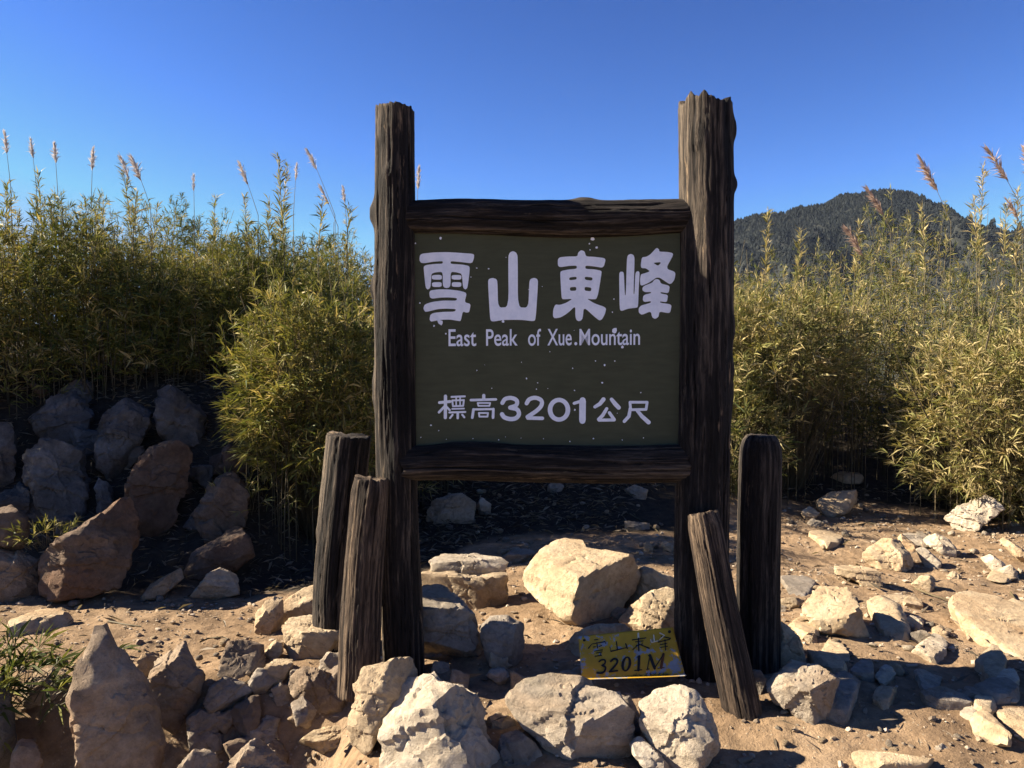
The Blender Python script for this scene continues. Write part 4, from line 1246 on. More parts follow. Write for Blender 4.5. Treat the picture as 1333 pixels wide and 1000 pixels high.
for P, lab, m, kw in (
    ([(180, 730), (250, 650), (330, 670), (395, 715), (370, 800), (345, 852), (270, 825), (200, 780)], 'blocky grey rock at the foot of the upright dark stake', 'grey', dict(level=5, thick=0.9, facets=[((-0.1, -0.3, 0.95), 0.55), ((0.35, -0.9, 0), 0.64)], nrand=3)),
    ([(205, 520), (250, 520), (275, 570), (302, 660), (205, 650)], 'brown slab like rock propped behind the upright dark stake', 'tan', dict(facets=[((0.2, -0.5, 0.8), 0.6)])),
    ([(295, 450), (310, 415), (400, 408), (430, 420), (480, 500), (512, 572), (440, 558), (345, 538), (300, 500)], 'pale tilted block on the dirt right of the dark stake', 'tan', dict(level=5, thick=0.9, facets=[((-0.35, -0.5, 0.8), 0.55), ((0.3, -1, 0), 0.68)], nrand=3)),
    ([(490, 300), (545, 255), (600, 262), (655, 330), (650, 352), (560, 348), (490, 320)], 'pale angular rock at the back of the right hand dirt, in a small cluster', 'tan', dict(facets=[((-0.4, -0.5, 0.8), 0.6), ((0.5, -0.9, 0), 0.66)])),
    ([(390, 342), (450, 338), (530, 358), (545, 400), (520, 414), (450, 388), (395, 368)], 'low tan rock just in front of the pale angular rock', 'tan', dict(facets=[(UP, 0.6)])),
    ([(588, 252), (610, 238), (662, 280), (650, 298), (620, 284)], 'small pale stone right behind the pale angular rock', 'tan', {}),
    ([(658, 292), (680, 278), (737, 330), (730, 352), (695, 348)], 'small pale stone right of the pale angular rock', 'pale', {}),
    ([(675, 252), (720, 233), (750, 245), (785, 285), (782, 308), (740, 295), (690, 272)], 'whitish broken stone at the right end of the small cluster', 'pale', dict(facets=[((-0.5, -0.5, 0.7), 0.66)])),
    ([(640, 402), (670, 375), (700, 375), (718, 402), (700, 422), (660, 418)], 'rounded tan stone alone in front of the small cluster', 'tan', {}),
    ([(745, 378), (775, 358), (800, 370), (817, 390), (755, 392)], 'small pale wedge shaped stone near the middle of the right hand dirt', 'tan', {}),
    ([(750, 182), (800, 150), (870, 120), (915, 122), (935, 160), (880, 200), (840, 232), (785, 217)], 'white layered slate rock under the bush at right', 'pale', dict(thick=0.8, facets=[((-0.4, -0.5, 0.8), 0.55), ((-0.2, -0.9, 0.3), 0.68)], rough=1.6)),
    ([(335, 132), (380, 105), (455, 98), (462, 130), (430, 162), (370, 178), (340, 152)], 'rounded tan rock at the back of the dirt near the dark bushes', 'tan', dict(facets=[((-0.3, -0.6, 0.7), 0.66)])),
    ([(280, 165), (310, 150), (345, 170), (320, 192), (290, 182)], 'small tan stone left of the rounded rock at the back', 'tan', {}),
    ([(300, 205), (320, 185), (350, 195), (345, 215), (315, 218)], 'small dark stone at the back of the dirt by the stake', 'grey', {}),
    ([(895, 490), (935, 478), (990, 490), (1000, 522), (910, 510)], 'tan stone lying behind the long slab at the right edge', 'tan', {}),
    ([(868, 318), (900, 306), (950, 340), (930, 375), (900, 352)], 'pale narrow stone near the right edge, left of a round pebble', 'pale', {}),
    ([(930, 348), (965, 340), (987, 365), (970, 387), (935, 382)], 'round pale pebble near the right edge of the dirt', 'pale', {}),
    ([(928, 262), (945, 250), (1020, 300), (1050, 335), (990, 315)], 'long tan stone running out of the right edge', 'tan', {}),
    ([(538, 668), (590, 658), (627, 680), (600, 692), (550, 688)], 'small oblong pale stone just above the long shadow', 'tan', {}),
    ([(713, 937), (740, 920), (763, 935), (740, 952), (718, 947)], 'small grey pebble below the long shadow', 'grey', {}),
    ([(280, 545), (330, 500), (346, 545), (320, 562), (290, 552)], 'small upright whitish stone behind the blocky grey rock', 'pale', {}),
    ([(120, 682), (150, 685), (166, 715), (150, 748), (122, 742)], 'small dark stone between the tilting stake and upright dark stake', 'grey', {}),
    ([(210, 452), (260, 443), (292, 455), (270, 477), (222, 487)], 'flat pale stone left of the pale tilted block', 'tan', {}),
    ([(605, 522), (640, 505), (682, 520), (670, 547), (620, 545)], 'pale stone right of the half buried slab', 'pale', {}),
    ([(640, 560), (680, 548), (718, 575), (700, 602), (650, 600)], 'dark broken stone right of the half buried slab', 'grey', {}),
    ([(710, 545), (735, 535), (762, 552), (750, 575), (715, 570)], 'small tan stone left of the long slab', 'tan', {})):
    put_rock(Z7(P), lab, m, **kw)

for P, lab, m, kw in (
    ([(350, 850), (385, 715), (440, 720), (475, 750), (432, 880), (398, 905), (350, 897)], 'flat grey slab leaning on the blocky rock by the dark stake', 'grey', dict(h=0.045, tilt=(0.12, 0.0))),
    ([(295, 640), (335, 615), (380, 640), (450, 720), (400, 740), (330, 690)], 'thin flat stone behind the blocky grey rock', 'tan', dict(h=0.04)),
    ([(490, 500), (590, 488), (622, 540), (660, 612), (620, 618), (550, 578)], 'half buried flat tan slab right of the pale tilted block', 'tan', dict(h=0.05, tilt=(0.18, -0.1))),
    ([(757, 508), (800, 496), (900, 513), (1008, 538), (1100, 560), (1100, 690), (1000, 662), (900, 622), (800, 572), (763, 538)], 'long rust streaked slab at the right edge of the dirt', 'tan', dict(h=0.07, level=5, tilt=(0.15, 0.05))),
    ([(660, 775), (740, 760), (850, 790), (850, 825), (700, 818)], 'flat dim slab inside the long shadow at right', 'grey', dict(h=0.035)),
    ([(840, 762), (930, 722), (990, 760), (1000, 805), (880, 815)], 'second flat slab inside the long shadow, nearer the right edge', 'grey', dict(h=0.035)),
    ([(828, 852), (885, 835), (968, 940), (950, 955), (840, 895)], 'sunlit flat slab below the long shadow, left of its neighbour', 'tan', dict(h=0.04)),
    ([(905, 842), (1008, 812), (1090, 860), (1090, 950), (1030, 950), (960, 905)], 'sunlit flat slab below the long shadow at the right edge', 'tan', dict(h=0.04)),
    ([(425, 1005), (480, 975), (570, 963), (650, 985), (715, 988), (760, 1005), (730, 1040), (440, 1040)], 'flat bedrock slab at the bottom edge, right of centre', 'tan', dict(h=0.04, level=5)),
    ([(362, 50), (420, 42), (512, 78), (430, 74)], 'low tan ledge at the back of the dirt below the dark bushes', 'tan', dict(h=0.05)),
    ([(520, 450), (600, 440), (680, 465), (670, 480), (560, 475)], 'thin flat stone sunk in the dirt behind the half buried slab', 'tan', dict(h=0.02))):
    put_rock(Z7(P), lab, m, slab=True, **kw)
put_rock(Z5([(0, 648), (100, 618), (190, 628), (198, 645), (100, 655), (0, 675)]), 'flat bedrock ledge across the path at left edge', 'tan', slab=True, h=0.035)
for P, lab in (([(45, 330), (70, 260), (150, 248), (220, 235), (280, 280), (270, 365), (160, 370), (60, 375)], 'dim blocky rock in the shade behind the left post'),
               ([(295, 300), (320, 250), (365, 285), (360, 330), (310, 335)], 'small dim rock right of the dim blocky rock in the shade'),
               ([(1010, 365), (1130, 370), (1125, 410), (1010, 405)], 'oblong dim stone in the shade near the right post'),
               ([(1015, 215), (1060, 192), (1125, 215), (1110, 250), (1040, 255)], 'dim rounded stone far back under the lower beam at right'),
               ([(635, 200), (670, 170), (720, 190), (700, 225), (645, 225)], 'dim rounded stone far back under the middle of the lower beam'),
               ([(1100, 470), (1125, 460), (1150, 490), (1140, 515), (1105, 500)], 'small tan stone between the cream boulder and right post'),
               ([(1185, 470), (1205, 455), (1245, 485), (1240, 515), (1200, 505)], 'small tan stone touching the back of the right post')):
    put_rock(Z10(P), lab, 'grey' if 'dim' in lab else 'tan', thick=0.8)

# more broken stone packed between the named ones
def packed(n, box, size, cols, what, where, seed, grp, slab=False):
    rng = np.random.default_rng(seed)
    for k in range(n):
        cx, cy = rng.uniform(box[0], box[1]), rng.uniform(box[2], box[3])
        m = rng.integers(5, 8)
        a = np.sort(rng.uniform(0, 6.283, m) * 0.3 + np.arange(m) * 6.283 / m)
        sz = rng.uniform(*size)
        P = [(cx + sz * rng.uniform(0.75, 1.25) * math.cos(t), cy + sz * rng.uniform(0.55, 0.95) * math.sin(t)) for t in a]
        col = cols[rng.integers(len(cols))]
        c = np.array([cx, cy])
        e, near = min(BASE, key=lambda v: np.hypot(*(v[0] - c)))
        d = c - e
        side = ('right of' if d[0] > 0 else 'left of') if abs(d[0]) > abs(d[1]) else ('below' if d[1] > 0 else 'above')
        key = (what, side, near)
        USED[key] = USED.get(key, 0) + 1
        lab = ' '.join([['', 'second ', 'third ', 'fourth ', 'fifth ', 'sixth ', 'seventh ', 'eighth '][min(USED[key], 8) - 1] + what, side, near]) if USED[key] > 1 else ' '.join([what, side, near])
        put_rock(P, lab, col, seed=seed * 50 + k, thick=0.8, level=4, group=grp, slab=slab, h=rng.uniform(0.015, 0.04), tilt=(rng.uniform(0.0, 0.2), rng.uniform(-0.15, 0.15)) if slab else None)
BASE, USED = [e for e in NAMED if len(e[1].split()) <= 9], {}
packed(16, (185, 455, 860, 1000), (15, 27), ('brown', 'tan', 'grey'), 'broken stone', '', 3, 'broken stones in the rubble wall')
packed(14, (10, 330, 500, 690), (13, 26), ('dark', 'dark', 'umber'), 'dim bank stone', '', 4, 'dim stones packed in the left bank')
packed(10, (520, 760, 850, 940), (9, 18), ('grey', 'tan'), 'wedged stone', '', 5, 'stones wedged under the sign')

packed(22, (1025, 1330, 690, 985), (13, 30), ('tan', 'tan', 'pale', 'grey'), 'flat stone', '', 6, 'flat stones on the right hand dirt', True)
packed(6, (1010, 1090, 790, 900), (10, 18), ('tan', 'grey'), 'broken chunk', '', 7, 'broken chunks by the dark stake')
put_rock([(-170, 1010), (-150, 880), (-80, 835), (-20, 850), (8, 905), (14, 1010)], 'added dark boulder shading the lowest left corner, mostly out of view', 'dark', depth=2.9, thick=0.8)  # added mostly outside the frame to shade the lower left corner

# loose stones: small, alike, scattered over the dirt
def loose_stones():
    rng = np.random.default_rng(77)
    protos = []
    for k in range(10):
        n = 7
        a = np.sort(rng.uniform(0, 6.283, n))
        P = np.stack([np.cos(a) * rng.uniform(0.7, 1.15, n), np.sin(a) * rng.uniform(0.6, 1.0, n)], 1)
        V, F = rock_shape(P, rng.uniform(0.35, 0.6), 300 + k, 2, np.eye(3), None, 1.0, 3, 7, 0.7)
        for mi, m in enumerate(('tan', 'pale', 'grey')):
            me = mesh_np('loose_stone', V, F, True)
            me.materials.append(ROCKS[m])
            protos.append((me, m))
    areas = (
        (110, (1010, 1330, 650, 990), 'small loose stone scattered over the sunlit dirt right of the sign', 'loose stones right of the sign'),
        (26, (1050, 1330, 640, 700), 'small loose stone at the back of the right hand dirt', 'loose stones at the back right'),
        (55, (60, 440, 765, 870), 'small loose stone on the sunlit path left of the sign', 'loose stones on the left path'),
        (45, (560, 880, 640, 720), 'small dim stone in the shade behind the sign', 'dim stones behind the sign'),
        (40, (560, 960, 820, 1000), 'small stone lying among the rocks at the foot of the sign', 'stones among the foot rocks'),
        (20, (380, 560, 860, 1000), 'small stone lying low among rubble left of the front boulders', 'stones low in the rubble'))
    made = {}
    SHORT = [e for e in NAMED if len(e[1].split()) <= 9]
    for n, (x0, x1, y0, y1), lab, grp in areas:
        for _ in range(n):
            q = np.array([rng.uniform(x0, x1), rng.uniform(y0, y1)])
            p = hit(*q)
            pxs = rng.uniform(4.0, 9.5) if rng.random() < 0.75 else rng.uniform(9, 15)
            s = min(pxs * p[1] / FPX, 0.055)
            me, col = protos[rng.integers(len(protos))]
            o = obj('loose_stone', me, None, None, (p[0], p[1], float(H(p[0], p[1])) + s * 0.1))
            o.rotation_euler = (rng.normal(0, 0.25), rng.normal(0, 0.25), rng.uniform(0, 6.28))
            o.scale = (s, s * rng.uniform(0.7, 1.1), s * rng.uniform(0.6, 1.0))
            c, near = min(SHORT, key=lambda e: np.hypot(*((e[0] - q) * [1, 1.6])))
            d = q - c
            side = ('right of' if d[0] > 0 else 'left of') if abs(d[0]) > 1.3 * abs(d[1]) else ('in front of' if d[1] > 0 else 'behind')
            made.setdefault((col, side, near), []).append((np.hypot(*d), o))
            tag(o, None, 'stone', grp)
    for (col, side, near), L in made.items():        # told apart by colour and by the rock they lie beside
        for k, (_, o) in enumerate(sorted(L, key=lambda e: e[0])):
            o['label'] = ' '.join((['', 'second ', 'third ', 'fourth ', 'fifth ', 'sixth ', 'seventh ', 'eighth ', 'ninth ', 'tenth '] + ['farther '] * 99)[k].split() + ['nearest' if k else 'nearest', col, 'stone', side, near])
    # gravel: far too many to count
    V0, F0 = icosphere(1)
    N = 7500
    px = rng.uniform(-60, 1400, N)
    gx = rng.uniform(-3.2, 4.2, N * 2); gy = rng.uniform(2.2, 6.9, N * 2)
    dens = 0.35 + 1.3 * np.clip(perlin(np.stack([gx * 1.5, gy * 1.5, gx * 0], 1), 91) + 0.15, 0, 1)
    keep = (rng.random(N * 2) < dens) & (np.abs(gx) < gy * 0.70)
    lf = 1 - sstep(-1.0, -0.2, gx)
    keep &= gy < (front_line(gx) - 1.8) * (1 - lf) + 4.35 * lf + 1.3 * sstep(1.1, 1.9, gx)
    gx, gy = gx[keep], gy[keep]
    n = len(gx)
    s = 0.004 + 0.012 * rng.random(n) ** 3
    gz = H(gx, gy) + 0.045 * fbm(np.stack([gx, gy, gx * 0], 1) * 1.7, 3, 3) + 0.016 * fbm(np.stack([gx, gy, gx * 0], 1) * 7, 5, 3)
    jit = rng.uniform(0.6, 1.35, (n, len(V0), 1))
    sc = np.stack([s * rng.uniform(0.8, 1.7, n), s * rng.uniform(0.8, 1.3, n), s * rng.uniform(0.5, 0.9, n)], 1)[:, None, :]
    B = V0[None] * jit * sc
    a = rng.uniform(0, 6.28, n)
    ca, sa = np.cos(a)[:, None], np.sin(a)[:, None]
    B = np.stack([B[:, :, 0] * ca - B[:, :, 1] * sa, B[:, :, 0] * sa + B[:, :, 1] * ca, B[:, :, 2]], 2)
    B += np.stack([gx, gy, gz + s * 0.25], 1)[:, None, :]
    F = (F0[None] + (np.arange(n) * len(V0))[:, None, None]).reshape(-1, 3)
    t = NT('gravel')
    at = t.n('ShaderNodeAttribute', attribute_name='tint')
    m = t.done(t.ramp(at.outputs['Fac'], [(0, (0.13, 0.10, 0.072)), (0.6, (0.24, 0.18, 0.12)), (1, (0.38, 0.32, 0.25))]), 0.9)
    o = obj('gravel', mesh_np('gravel', B.reshape(-1, 3), F, False, {'tint': np.repeat(rng.random(n), len(V0))}), m)
    tag(o, 'fine gravel strewn over the bare dirt', 'gravel', kind='stuff')
loose_stones()

# ------------------------------------------------------------------ bamboo grass
def unit(v):
    return v / (np.linalg.norm(v, axis=-1, keepdims=True) + 1e-9)

class Plant:
    """gathers leaf blades and thin stems; each becomes one mesh"""
    def __init__(s, seed):
        s.rng = np.random.default_rng(seed)
        s.lb, s.ld, s.ll, s.lw, s.lt, s.dr = [], [], [], [], [], []
        s.sv, s.sf, s.so = [], [], 0
    def leaves(s, b, d, l, w, t, droop):
        s.lb.append(b); s.ld.append(d); s.ll.append(l); s.lw.append(w); s.lt.append(t); s.dr.append(droop)
    def stem(s, pts, r0, r1):
        pts = np.asarray(pts)
        n = len(pts)
        r = np.linspace(r0, r1, n)
        a = np.array([0, 2.094, 4.189])
        ring = np.stack([np.cos(a), np.sin(a), a * 0], 1)
        ax = unit(pts[-1] - pts[0])
        e1 = unit(np.cross(ax, [0.3, 0.9, 0.1])); e2 = np.cross(ax, e1)
        V = pts[:, None, :] + r[:, None, None] * (np.cos(a)[None, :, None] * e1 + np.sin(a)[None, :, None] * e2)
        s.sv.append(V.reshape(-1, 3))
        for i in range(n - 1):
            for k in range(3):
                s.sf.append((s.so + i * 3 + k, s.so + i * 3 + (k + 1) % 3, s.so + i * 3 + 3 + (k + 1) % 3, s.so + i * 3 + 3 + k))
        s.so += 3 * n
    def tuft(s, p, axis, n, length, tint, spread=0.75, twig=True, width=0.092):
        """a fan of narrow leaves at the end of a branchlet"""
        rng = s.rng
        axis = np.asarray(axis, float)
        d = unit(axis[None, :] + spread * rng.normal(size=(n, 3)) * np.array([1, 1, 0.75]))
        back = rng.uniform(0, 0.55, n)[:, None] * length * 0.8
        b = np.asarray(p)[None, :] - axis[None, :] * back
        l = length * rng.uniform(0.45, 1.3, n) * rng.uniform(0.8, 1.2)
        w = l * width * rng.uniform(0.8, 1.3, n)
        t = np.clip(tint + rng.normal(0, 0.14, n), 0, 1)
        s.leaves(b, d, l, w, t, rng.uniform(0.02, 0.30, n))
    def culm(s, base, h, lean, bare=0.25, ntuft=14, leaf=0.12, tint=0.4, reach=0.20, tip=True):
        rng = s.rng
        base = np.asarray(base, float)
        az = rng.uniform(0, 6.283)
        ln = np.array([math.cos(az), math.sin(az), 0]) * lean * h
        ts = np.linspace(0, 1, 6)
        pts = base[None, :] + np.stack([ln[0] * ts ** 2, ln[1] * ts ** 2, h * ts], 1)
        s.stem(pts, 0.0045, 0.0016)
        ht = np.sort(rng.uniform(bare, 1.0, ntuft) ** 0.85)
        for t in ht:
            t = min(t, 0.99)
            p = base + np.array([ln[0] * t * t, ln[1] * t * t, h * t])
            a = rng.uniform(0, 6.283)
            el = rng.uniform(0.15, 1.0) + 0.5 * sstep(0.8, 1.0, t)
            br = reach * rng.uniform(0.35, 1.25) * (1.0 - 0.78 * t ** 2.5)
            ax = np.array([math.cos(a) * math.cos(el), math.sin(a) * math.cos(el), math.sin(el)])
            e = p + ax * br
            dead = rng.random() < 0.20 * (1 - t) + 0.06
            tt = np.clip(tint + rng.normal(0, 0.11) + (0.38 if dead else 0), 0, 1)
            s.tuft(e, unit(ax + np.array([0, 0, 0.15])), rng.integers(5, 10), leaf * (1.05 - 0.4 * t ** 4), tt)
        if tip and rng.random() < 0.6:
            p = pts[-1]
            for k in range(rng.integers(2, 5)):
                q = p - np.array([0, 0, 0.05 * k])
                s.tuft(q, unit(np.array([0, 0, 1.0]) + 0.25 * rng.normal(size=3)), 5, leaf * 0.75, np.clip(tint + rng.normal(0.06, 0.12), 0, 1), 0.32)
    def leaf_mesh(s, name):
        B = np.concatenate(s.lb); D = np.concatenate(s.ld); L = np.concatenate(s.ll)[:, None]; W = np.concatenate(s.lw)[:, None]
        T = np.concatenate(s.lt); DR = np.concatenate(s.dr)[:, None]
        n = len(B)
        rng = s.rng
        side = unit(np.cross(D, unit(rng.normal(size=(n, 3)) + np.array([0, 0, 0.8]))))
        mid = B + D * L * 0.42
        mid[:, 2:] += 0.02 * L
        tip = B + D * L
        tip[:, 2:] -= DR * L
        V = np.stack([B, mid + side * W / 2, tip, mid - side * W / 2], 1).reshape(-1, 3)
        F = np.arange(4 * n).reshape(n, 4)
        return mesh_np(name, V, F, False, {'tint': np.repeat(T, 4)})
    def stem_mesh(s, name):
        return mesh_np(name, np.concatenate(s.sv), np.array(s.sf), True)
    def shift(s, o):
        o = np.asarray(o, float)
        s.lb = [b - o for b in s.lb]
        s.sv = [v - o for v in s.sv]

def thicket(name, xr, depth, n, hfun, seed, label, mat, bare, tint, leaf, ntuft, reach):
    pl = Plant(seed)
    rng = pl.rng
    c = 0
    while c < n:
        x = rng.uniform(*xr)
        q = rng.random() ** 1.5 * depth
        y = float(front_line(x)) + q
        y += 0.25 * math.sin(x * 2.3) 
        h = hfun(x, y) * rng.uniform(0.80, 1.10) * (0.92 + 0.55 * float(perlin(np.array([[x * 1.3, y * 1.3, 0.5]]), seed)[0]))
        if abs(x) > y * 0.74 + 0.4 and rng.random() < 0.45:
            continue
        pl.culm((x, y, float(H(x, y)) - 0.03), h, rng.uniform(0.02, 0.20), bare(x, y) if callable(bare) else bare, ntuft, leaf, np.clip(tint + rng.normal(0, 0.10) + 0.45 * float(perlin(np.array([[x * 1.7, y * 1.7, 7.5]]), seed)[0]), 0.02, 0.9), reach)
        c += 1
        if rng.random() < 0.09:                      # a dead cane, bare and leaning
            z0 = float(H(x, y))
            hh = h * rng.uniform(0.7, 1.15)
            dx, dy = rng.normal(0, 0.28, 2)
            pl.stem([(x, y, z0), (x + dx * 0.4, y + dy * 0.4, z0 + hh * 0.55), (x + dx, y + dy, z0 + hh)], 0.005, 0.002)
    root = empty(name, (np.mean(xr), float(front_line(np.mean(xr))), 0))
    pl.shift(root.location)
    a = obj('foliage', pl.leaf_mesh('foliage'), mat, root); a['kind'] = 'stuff'
    b = obj('stems', pl.stem_mesh('stems'), STEM, root); b['kind'] = 'stuff'
    tag(root, label, 'bamboo', kind='stuff')
    return root

def h_left(x, y):
    return (1.12 + 0.12 * sstep(-2.4, -3.4, x) - 0.10 * sstep(-2.0, -1.2, x) + 0.05 * math.sin(x * 3.1)) * (1.02 - 0.05 * sstep(6.2, 8, y))
def h_right(x, y):
    return 1.70 - 0.02 * sstep(1.2, 2.0, x) + 0.16 * sstep(2.6, 4.2, x) + 0.14 * sstep(6.8, 8.2, y) - 0.25 * (1 - sstep(-0.4, 0.6, x))
thicket('bamboo_thicket', (-7.0, -1.0), 2.6, 1150, h_left, 101, 'tall dense bamboo grass thicket on the left bank, behind the rocks', LEAF, 0.08, 0.31, 0.098, 25, 0.20)
thicket('bamboo_thicket', (-1.0, 6.5), 2.4, 1000, h_right, 202, 'dense bamboo grass thicket behind the sign and across the right background', LEAFDRY, lambda x, y: 0.05 + 0.22 * float(sstep(1.6, 2.2, x) * (1 - sstep(3.2, 3.7, x))), 0.29, 0.098, 25, 0.22)

def bush(name, label, c, rad, n, seed, mat, tint, leaf, zfloor=None, culms=40, top_open=0.0):
    """a rounded clump: tufts point outwards from a leafy dome, on many thin stems"""
    pl = Plant(seed)
    rng = pl.rng
    c = np.array(c, float); rad = np.array(rad, float)
    foot = np.array([c[0], c[1] + 0.1, float(H(c[0], c[1] + 0.1)) - 0.03])
    for k in range(n):
        d = unit(rng.normal(size=3))
        if d[1] > 0.55: d[1] *= -1
        rr = rng.uniform(0.55, 1.0) ** 0.5
        lump = 1 + 0.48 * float(perlin(np.array([d * 2.1 + seed]), seed)[0])
        p = c + d * rad * rr * lump
        g = float(H(p[0], p[1])) + 0.03
        if p[2] < g: 
            p[2] = g + rng.uniform(0, 0.2)
        ax = unit(d * np.array([1, 1, 0.5]) + np.array([0, 0, 0.55]) + 0.35 * rng.normal(size=3))
        dead = rng.random() < 0.16
        pl.tuft(p, ax, rng.integers(5, 10), leaf * rng.uniform(0.8, 1.15), np.clip(tint + rng.normal(0, 0.13) + (0.30 if dead else 0), 0, 1), 0.6)
        if k % 4 == 0:
            q = foot + (p - foot) * np.array([0.35, 0.35, 0]) 
            q[2] = float(H(q[0], q[1]))
            m = (q + p) / 2 + np.array([0, 0, 0.12 * rad[2]])
            pl.stem([q, m, p], 0.0035, 0.0014)
    for k in range(culms):
        a, r = rng.uniform(0, 6.283), rng.uniform(0.1, 0.85) ** 0.6
        x, y = c[0] + rad[0] * r * math.cos(a), c[1] + rad[1] * r * math.sin(a)
        top = c[2] + rad[2] * math.sqrt(max(0.02, 1 - r * r)) + rng.uniform(0.0, 0.26)
        z0 = float(H(x, y)) - 0.02
        pl.culm((x, y, z0), max(0.3, top - z0), rng.uniform(0.02, 0.10), 0.35, 13, leaf, np.clip(tint + rng.normal(0, 0.1), 0, 1), 0.17)
    root = empty(name, foot)
    pl.shift(foot)
    obj('foliage', pl.leaf_mesh('foliage'), mat, root)
    obj('stems', pl.stem_mesh('stems'), STEM, root)
    return tag(root, label, 'bush')

bush('bamboo_bush', 'sunlit olive bamboo bush hanging over the bank left of the left post', (-1.33, 5.40, 1.06), (0.60, 0.50, 0.66), 1750, 11, LEAF, 0.37, 0.102, culms=52)
bush('bamboo_bush', 'pale straw green bamboo bush at the right edge above the white slate', (4.15, 6.55, 0.72), (0.95, 0.70, 0.86), 2800, 13, LEAFDRY, 0.46, 0.100, culms=60)
bush('bamboo_bush', 'dim low bamboo bush right behind the upright dark stake', (1.85, 6.95, 0.65), (0.62, 0.5, 0.62), 700, 17, LEAFDRY, 0.30, 0.12, culms=20)
bush('bamboo_bush', 'tall olive bamboo clump under the mountain, right of the right post', (2.45, 7.25, 1.38), (0.85, 0.5, 0.52), 900, 19, LEAFDRY, 0.42, 0.115, culms=40)

def grass_tuft(label, px, py, depth, n, size, seed, mat, tint, spread=0.5):
    pl = Plant(seed)
    rng = pl.rng
    p0 = at_depth(px, py, depth)
    p0[2] = max(p0[2], float(H(p0[0], p0[1])))
    for k in range(n):
        off = rng.normal(size=3) * size * np.array([0.55, 0.4, 0.0])
        b = p0 + off
        d = unit(np.array([off[0] * 1.6 / size, off[1] / size - 0.2, 0.9]) + spread * rng.normal(size=3))
        tipp = b + d * size * rng.uniform(0.4, 1.0)
        pl.stem([b - [0, 0, 0.03], (b + tipp) / 2, tipp], 0.0022, 0.001)
        pl.tuft(tipp, d, rng.integers(5, 9), size * 0.42, np.clip(tint + rng.normal(0, 0.12), 0, 1), 0.6, width=0.11)
    root = empty('grass_tuft', p0)
    pl.shift(p0)
    obj('blades', pl.leaf_mesh('blades'), mat, root)['kind'] = 'stuff'
    obj('stems', pl.stem_mesh('stems'), STEM, root)
    return tag(root, label, 'grass')
grass_tuft('leafy dark green grass tuft at the left edge beside the pointed rock', -38, 912, 2.95, 170, 0.24, 31, LEAF, 0.12)
grass_tuft('dry yellow green tuft growing on the brown rocks at left', 62, 705, 4.35, 46, 0.14, 33, LEAF, 0.5)
grass_tuft('thin dry tuft at the foot of the bank beside the sunlit bush', 330, 660, 5.2, 40, 0.22, 35, LEAF, 0.5)

# tall single shoots that stand clear of the thicket, and silvergrass plumes
ORD = ['first', 'second', 'third', 'fourth', 'fifth', 'sixth', 'seventh', 'eighth', 'ninth', 'tenth', 'eleventh', 'twelfth', 'thirteenth', 'fourteenth', 'fifteenth', 'sixteenth', 'seventeenth', 'eighteenth']
def shoots(pts, depth, grp, lab, mat, tint, seed):
    for k, (px, ptop, pbot, lean) in enumerate(sorted(pts)):
        pl = Plant(seed + k)
        rng = pl.rng
        dd = depth + rng.uniform(-0.25, 0.5)
        a, b = at_depth(px - lean, pbot, dd), at_depth(px, ptop, dd)
        g = a.copy(); g[2] = float(H(a[0], a[1])) - 0.02
        ts = np.linspace(0, 1, 8)[:, None]
        pl.stem(np.concatenate([[g], a + (b - a) * ts]), 0.004, 0.0015)
        n = max(9, int((b[2] - a[2]) / 0.028))
        for t in np.linspace(0.03, 1.0, n):
            p = a + (b - a) * t
            w = 1.0 - 0.55 * t
            for j in range(2):
                az = rng.uniform(0, 6.283)
                ax = unit(np.array([math.cos(az) * 0.6, math.sin(az) * 0.6, 0.75]))
                pl.tuft(p + ax * 0.055 * w * rng.uniform(0.2, 1.1), ax, rng.integers(3, 6), 0.085 * (0.7 + 0.5 * w), np.clip(tint + rng.normal(0.1, 0.16), 0, 1), 0.34)
        root = empty('bamboo_shoot', g)
        pl.shift(g)
        obj('foliage', pl.leaf_mesh('foliage'), mat, root)
        obj('stem', pl.stem_mesh('stem'), STEM, root)
        tag(root, lab % ORD[k], 'bamboo', grp)
shoots([(50, 228, 320, -6), (72, 250, 320, 6), (160, 215, 310, -12), (178, 250, 310, 5), (112, 262, 320, 0), (135, 258, 320, 4), (280, 260, 330, 3), (318, 258, 330, -5), (362, 205, 320, -8), (374, 218, 320, 10), (350, 262, 330, 0), (420, 262, 330, 6), (455, 270, 340, 5), (205, 270, 330, 8), (10, 240, 320, 4)],
       6.35, 'tall shoots above the left thicket', '%s tall leafy bamboo shoot from the left, standing out of the left thicket', LEAF, 0.42, 400)
shoots([(1000, 275, 360, 4), (1042, 302, 370, 3), (1118, 292, 370, 6), (1200, 272, 360, -4), (1280, 218, 340, 5), (1268, 262, 340, -4), (1310, 268, 350, 4), (1325, 250, 350, 2)],
       7.1, 'tall shoots above the right thicket', '%s tall leafy bamboo shoot from the right post, standing out of the right thicket', LEAFDRY, 0.45, 500)

